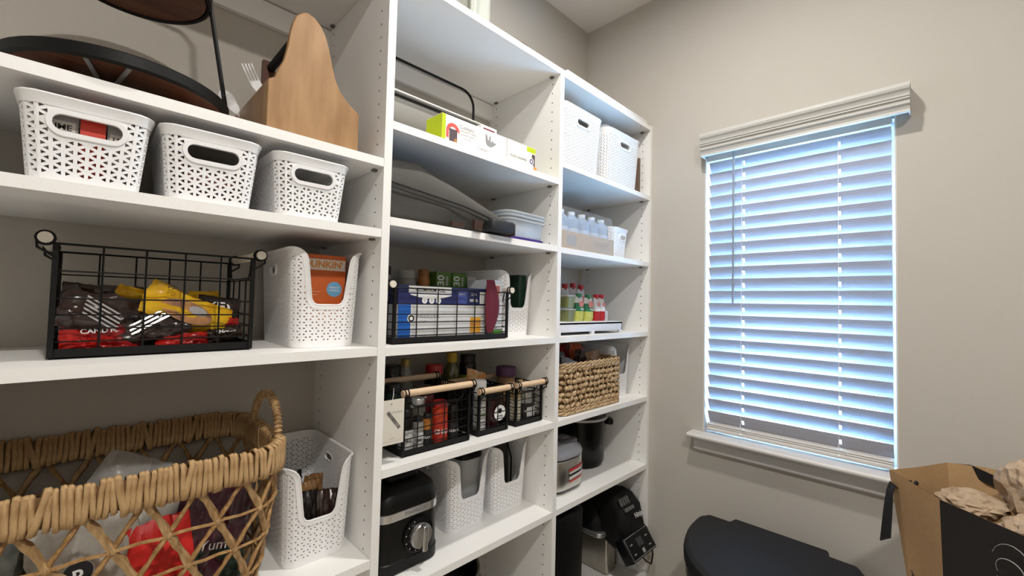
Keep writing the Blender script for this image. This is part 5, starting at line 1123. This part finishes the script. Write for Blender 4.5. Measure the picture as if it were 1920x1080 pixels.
# low cabinet below the bag (outside the frame) and the shopping bag
cab = thing('low_cabinet', 'low white cabinet carrying the paper shopping bag', 'cabinet', (1.42, -.16, 0))
MB().rbox(-.30, .30, -.24, .34 - .05, 0, .545, .004, .003).obj('carcass', white_lam, cab); MB().rbox(-.31, .31, -.25, .30, .5455, .565, .004, .003).obj('cabinet_top', white_lam, cab)
for k, y in enumerate((-.235, .03)): MB().rbox(-.316, -.3005, y + .005, y + .25, .03, .53, .002, .001).obj('door', white_lam, cab)
kraft = mat('kraft_paper', (.44, .27, .13), .75, bump=.15, scale=120, var=.08); blackp = mat('black_paper', (.013, .010, .010), .6, bump=.1, scale=200, var=.2); kraft_in = mat('kraft_inside', (.40, .25, .12), .8, bump=.15, scale=120, var=.08)
pbg = thing('paper_bag', 'kraft and black paper shopping bag stuffed with tissue, right of the window', 'shopping bag', (1.38, -.10, .5655))
ox, oy, oz = 1.38, -.10, .5655
rimp = [(1.405, .096, .987), (1.29, .0085, .980), (1.13, -.260, .955), (1.30, -.34, .98), (1.52, -.25, 1.0), (1.565, -.070, 1.0), (1.537, -.004, 1.0)]
basp = [(1.385, .040, .566), (1.305, -.002, .566), (1.19, -.225, .566), (1.30, -.295, .566), (1.40, -.24, .566), (1.44, -.07, .566), (1.42, -.02, .566)]
L_ = lambda p: (p[0] - ox, p[1] - oy, p[2] - oz)
nms = [('side_gusset', kraft), ('black_front', blackp), ('black_front', blackp), ('side_gusset', kraft), ('back_panel', kraft), ('back_panel', kraft), ('back_panel', kraft)]
cen = Vector((1.37, -.09, 0)) 
for gname, idx, mt in (('side_gusset', [0], kraft), ('black_front', [1], blackp), ('far_gusset', [2, 3], kraft), ('back_panel', [4, 5, 6], kraft)):
    m_ = MB()
    for i in idx:
        j = (i + 1) % 7; n1, n2 = 8, 10
        for s_, off in ((0, 0), (1, .0016)):
            g_ = []
            for b in range(n2 + 1):
                for a in range(n1 + 1):
                    t, q = a / n1, b / n2
                    lo = Vector(basp[i]).lerp(Vector(basp[j]), t); hi = Vector(rimp[i]).lerp(Vector(rimp[j]), t); p = lo.lerp(hi, q)
                    dirc = (cen - Vector((p.x, p.y, 0))).normalized()
                    p += dirc * (off + .007 * noise.noise(Vector((p.x * 7, p.y * 7, p.z * 6))) * sin(pi * t) + (.010 if gname == 'side_gusset' else .0) * sin(pi * t) * (1 - q * .6))
                    g_.append(L_(p))
            fs = [(b * (n1 + 1) + a, b * (n1 + 1) + a + 1, (b + 1) * (n1 + 1) + a + 1, (b + 1) * (n1 + 1) + a) for b in range(n2) for a in range(n1)]
            m_.add(g_, fs, 1 if s_ else 0, None, True)
    m_.obj(gname, [mt, kraft_in], pbg)
MB().prism([(p[0] - ox, p[1] - oy) for p in basp], .0, .002).obj('bag_base', kraft, pbg)
# ribbon handles
def ribbon(pts, wv, m, name='ribbon_handle', t=.0012):
    mb = MB(); rings = []; P_ = [Vector(p) for p in pts]; 
    for i, p in enumerate(P_):
        d = (P_[min(i + 1, len(P_) - 1)] - P_[max(i - 1, 0)]).normalized(); w_ = Vector(wv[i]) if isinstance(wv, list) else Vector(wv); n_ = d.cross(w_).normalized() * t
        rings.append([L_(p - w_ - n_), L_(p + w_ - n_), L_(p + w_ + n_), L_(p - w_ + n_)])
    mb.loft(rings, 0, sm=False); return mb.obj(name, m, pbg)
blk_r = mat('black_ribbon', (.006, .005, .005), .7)
ribbon([(1.395, .082, .952), (1.385, .088, .962), (1.375, .093, .945), (1.365, .096, .90), (1.355, .100, .838)], [(.004, .004, .002), (.006, .006, .002), (.010, .006, .0), (.012, .008, 0), (.014, .010, -.012)], blk_r)
ribbon([(1.540, -.002, .985), (1.555, -.045, .988), (1.545, -.085, .975)], (0.0, .0, .013), blk_r)
m_ = MB()
for (x, y, z, r) in ((1.425, .072, .965, .009), (1.440, .060, .960, .007), (1.452, .050, .957, .009)): m_.sphere(L_((x, y, z)), r, 10, 6, 0, (1, .6, .6))
m_.obj('handle_knot', blk_r, pbg)
# script logo, white curls on the black front
fa, fb_ = Vector(rimp[1]), Vector(rimp[2]); fx = (fb_ - fa).normalized(); fl = Vector(basp[1]); fz = (fa - fl).normalized(); fn = fx.cross(fz).normalized()
if fn.dot(Vector((-1, 0, 0))) < 0: fn = -fn
def fp(a, b): return L_(fa + fx * (a + .004) - fz * (b - .050) + fn * .0045)
lg = MB(); lgm = mat('chalk_print', (.42, .41, .39), .6)
def stroke(pts, w0, w1):
    n_ = len(pts); lg.tube([fp(*p) for p in pts], .001, 5, radii=[max(.0003, (w0 + (w1 - w0) * (i / (n_ - 1))) * (.35 + .65 * sin(pi * i / (n_ - 1)))) for i in range(n_)])
def curve(cx, cy, rx, ry, a0, a1, n=16): return [(cx + rx * cos(a0 + (a1 - a0) * i / n), cy + ry * sin(a0 + (a1 - a0) * i / n)) for i in range(n + 1)]
stroke(curve(.108, .118, .030, .042, radians(200), radians(500)), .0006, .0012); stroke(curve(.104, .125, .020, .020, radians(150), radians(420)), .0005, .0010)
for k in range(3): stroke([(.112 + k * .016, .150 - k * .003), (.120 + k * .016, .132), (.130 + k * .016, .108)], .0022, .0026)
stroke([(.124, .110), (.124, .135), (.126, .150)], .0008, .0008); stroke([(.140, .110), (.140, .135), (.142, .148)], .0008, .0008); stroke(curve(.172, .138, .010, .012, radians(-20), radians(300)), .0010, .0012); stroke(curve(.125, .160, .045, .010, radians(200), radians(340)), .0005, .0006); stroke(curve(.196, .138, .010, .012, radians(-20), radians(300)), .0010, .0012)
lg.obj('script_logo', lgm, pbg)
gz = MB(); ga, gb, gl = Vector(rimp[0]), Vector(rimp[1]), Vector(basp[0])
def gp(a, b): 
    p = Vector(rimp[0]).lerp(Vector(rimp[1]), a).lerp(Vector(basp[0]).lerp(Vector(basp[1]), a), b); d_ = (cen - Vector((p.x, p.y, 0))).normalized(); return L_(p - d_ * .004 + d_ * .010 * sin(pi * a))
for q in ([(.16, .50), (.22, .53), (.20, .60), (.15, .56), (.18, .51)], [(.2, .72), (.3, .74), (.32, .80), (.22, .86), (.3, .90)]): gz.tube([gp(*p) for p in q], .0011, 4)
gz.obj('ink_scrawl', inkblack, pbg)
# crumpled tissue
import bmesh
def tissue(label, c, r, seed, sc=(1, 1, 1)):
    bm = bmesh.new(); bmesh.ops.create_icosphere(bm, subdivisions=4, radius=1.0); o3 = Vector((seed * 3.1, seed, 0))
    for v in bm.verts:
        p = v.co.copy(); f = 0; a = 1.0
        f = .50 * noise.noise(p * 1.3 + o3) + .30 * (.5 - abs(noise.noise(p * 2.3 + o3)) * 2) + .16 * (.5 - abs(noise.noise(p * 4.9 + o3)) * 2)
        v.co = Vector((p.x * sc[0], p.y * sc[1], p.z * sc[2])) * r * (1 + .50 * f)
    me = bpy.data.meshes.new('crumpled_sheet'); bm.to_mesh(me); bm.free(); me.materials.append(mat('kraft_tissue', (.42, .31, .21), .75, bump=.15, scale=60, var=.1, col2=(.33, .235, .15)))
    for p in me.polygons: p.use_smooth = False
    o = bpy.data.objects.new('tissue_paper', me); C.objects.link(o); o.location = c; setup(o, label, 'tissue paper'); return o
tissue('crumpled tan tissue mound at the back right of the shopping bag', (1.43, -.155, 1.002), .074, 2, (1, 1.0, 1.0))
tissue('flatter crumpled tan tissue at the left in the shopping bag', (1.42, -.040, .950), .058, 5, (1.05, .9, .42))
tissue('crumpled tan tissue along the black front inside the shopping bag', (1.335, -.155, .945), .066, 8, (.9, 1.2, .5))
# everything stands a hair above what carries it, so no faces are coincident
for o in bpy.data.objects:
    if o.parent is None and o.get('category') and o.name not in ('shelving_unit', 'window_blind'): o.location.z += .0006
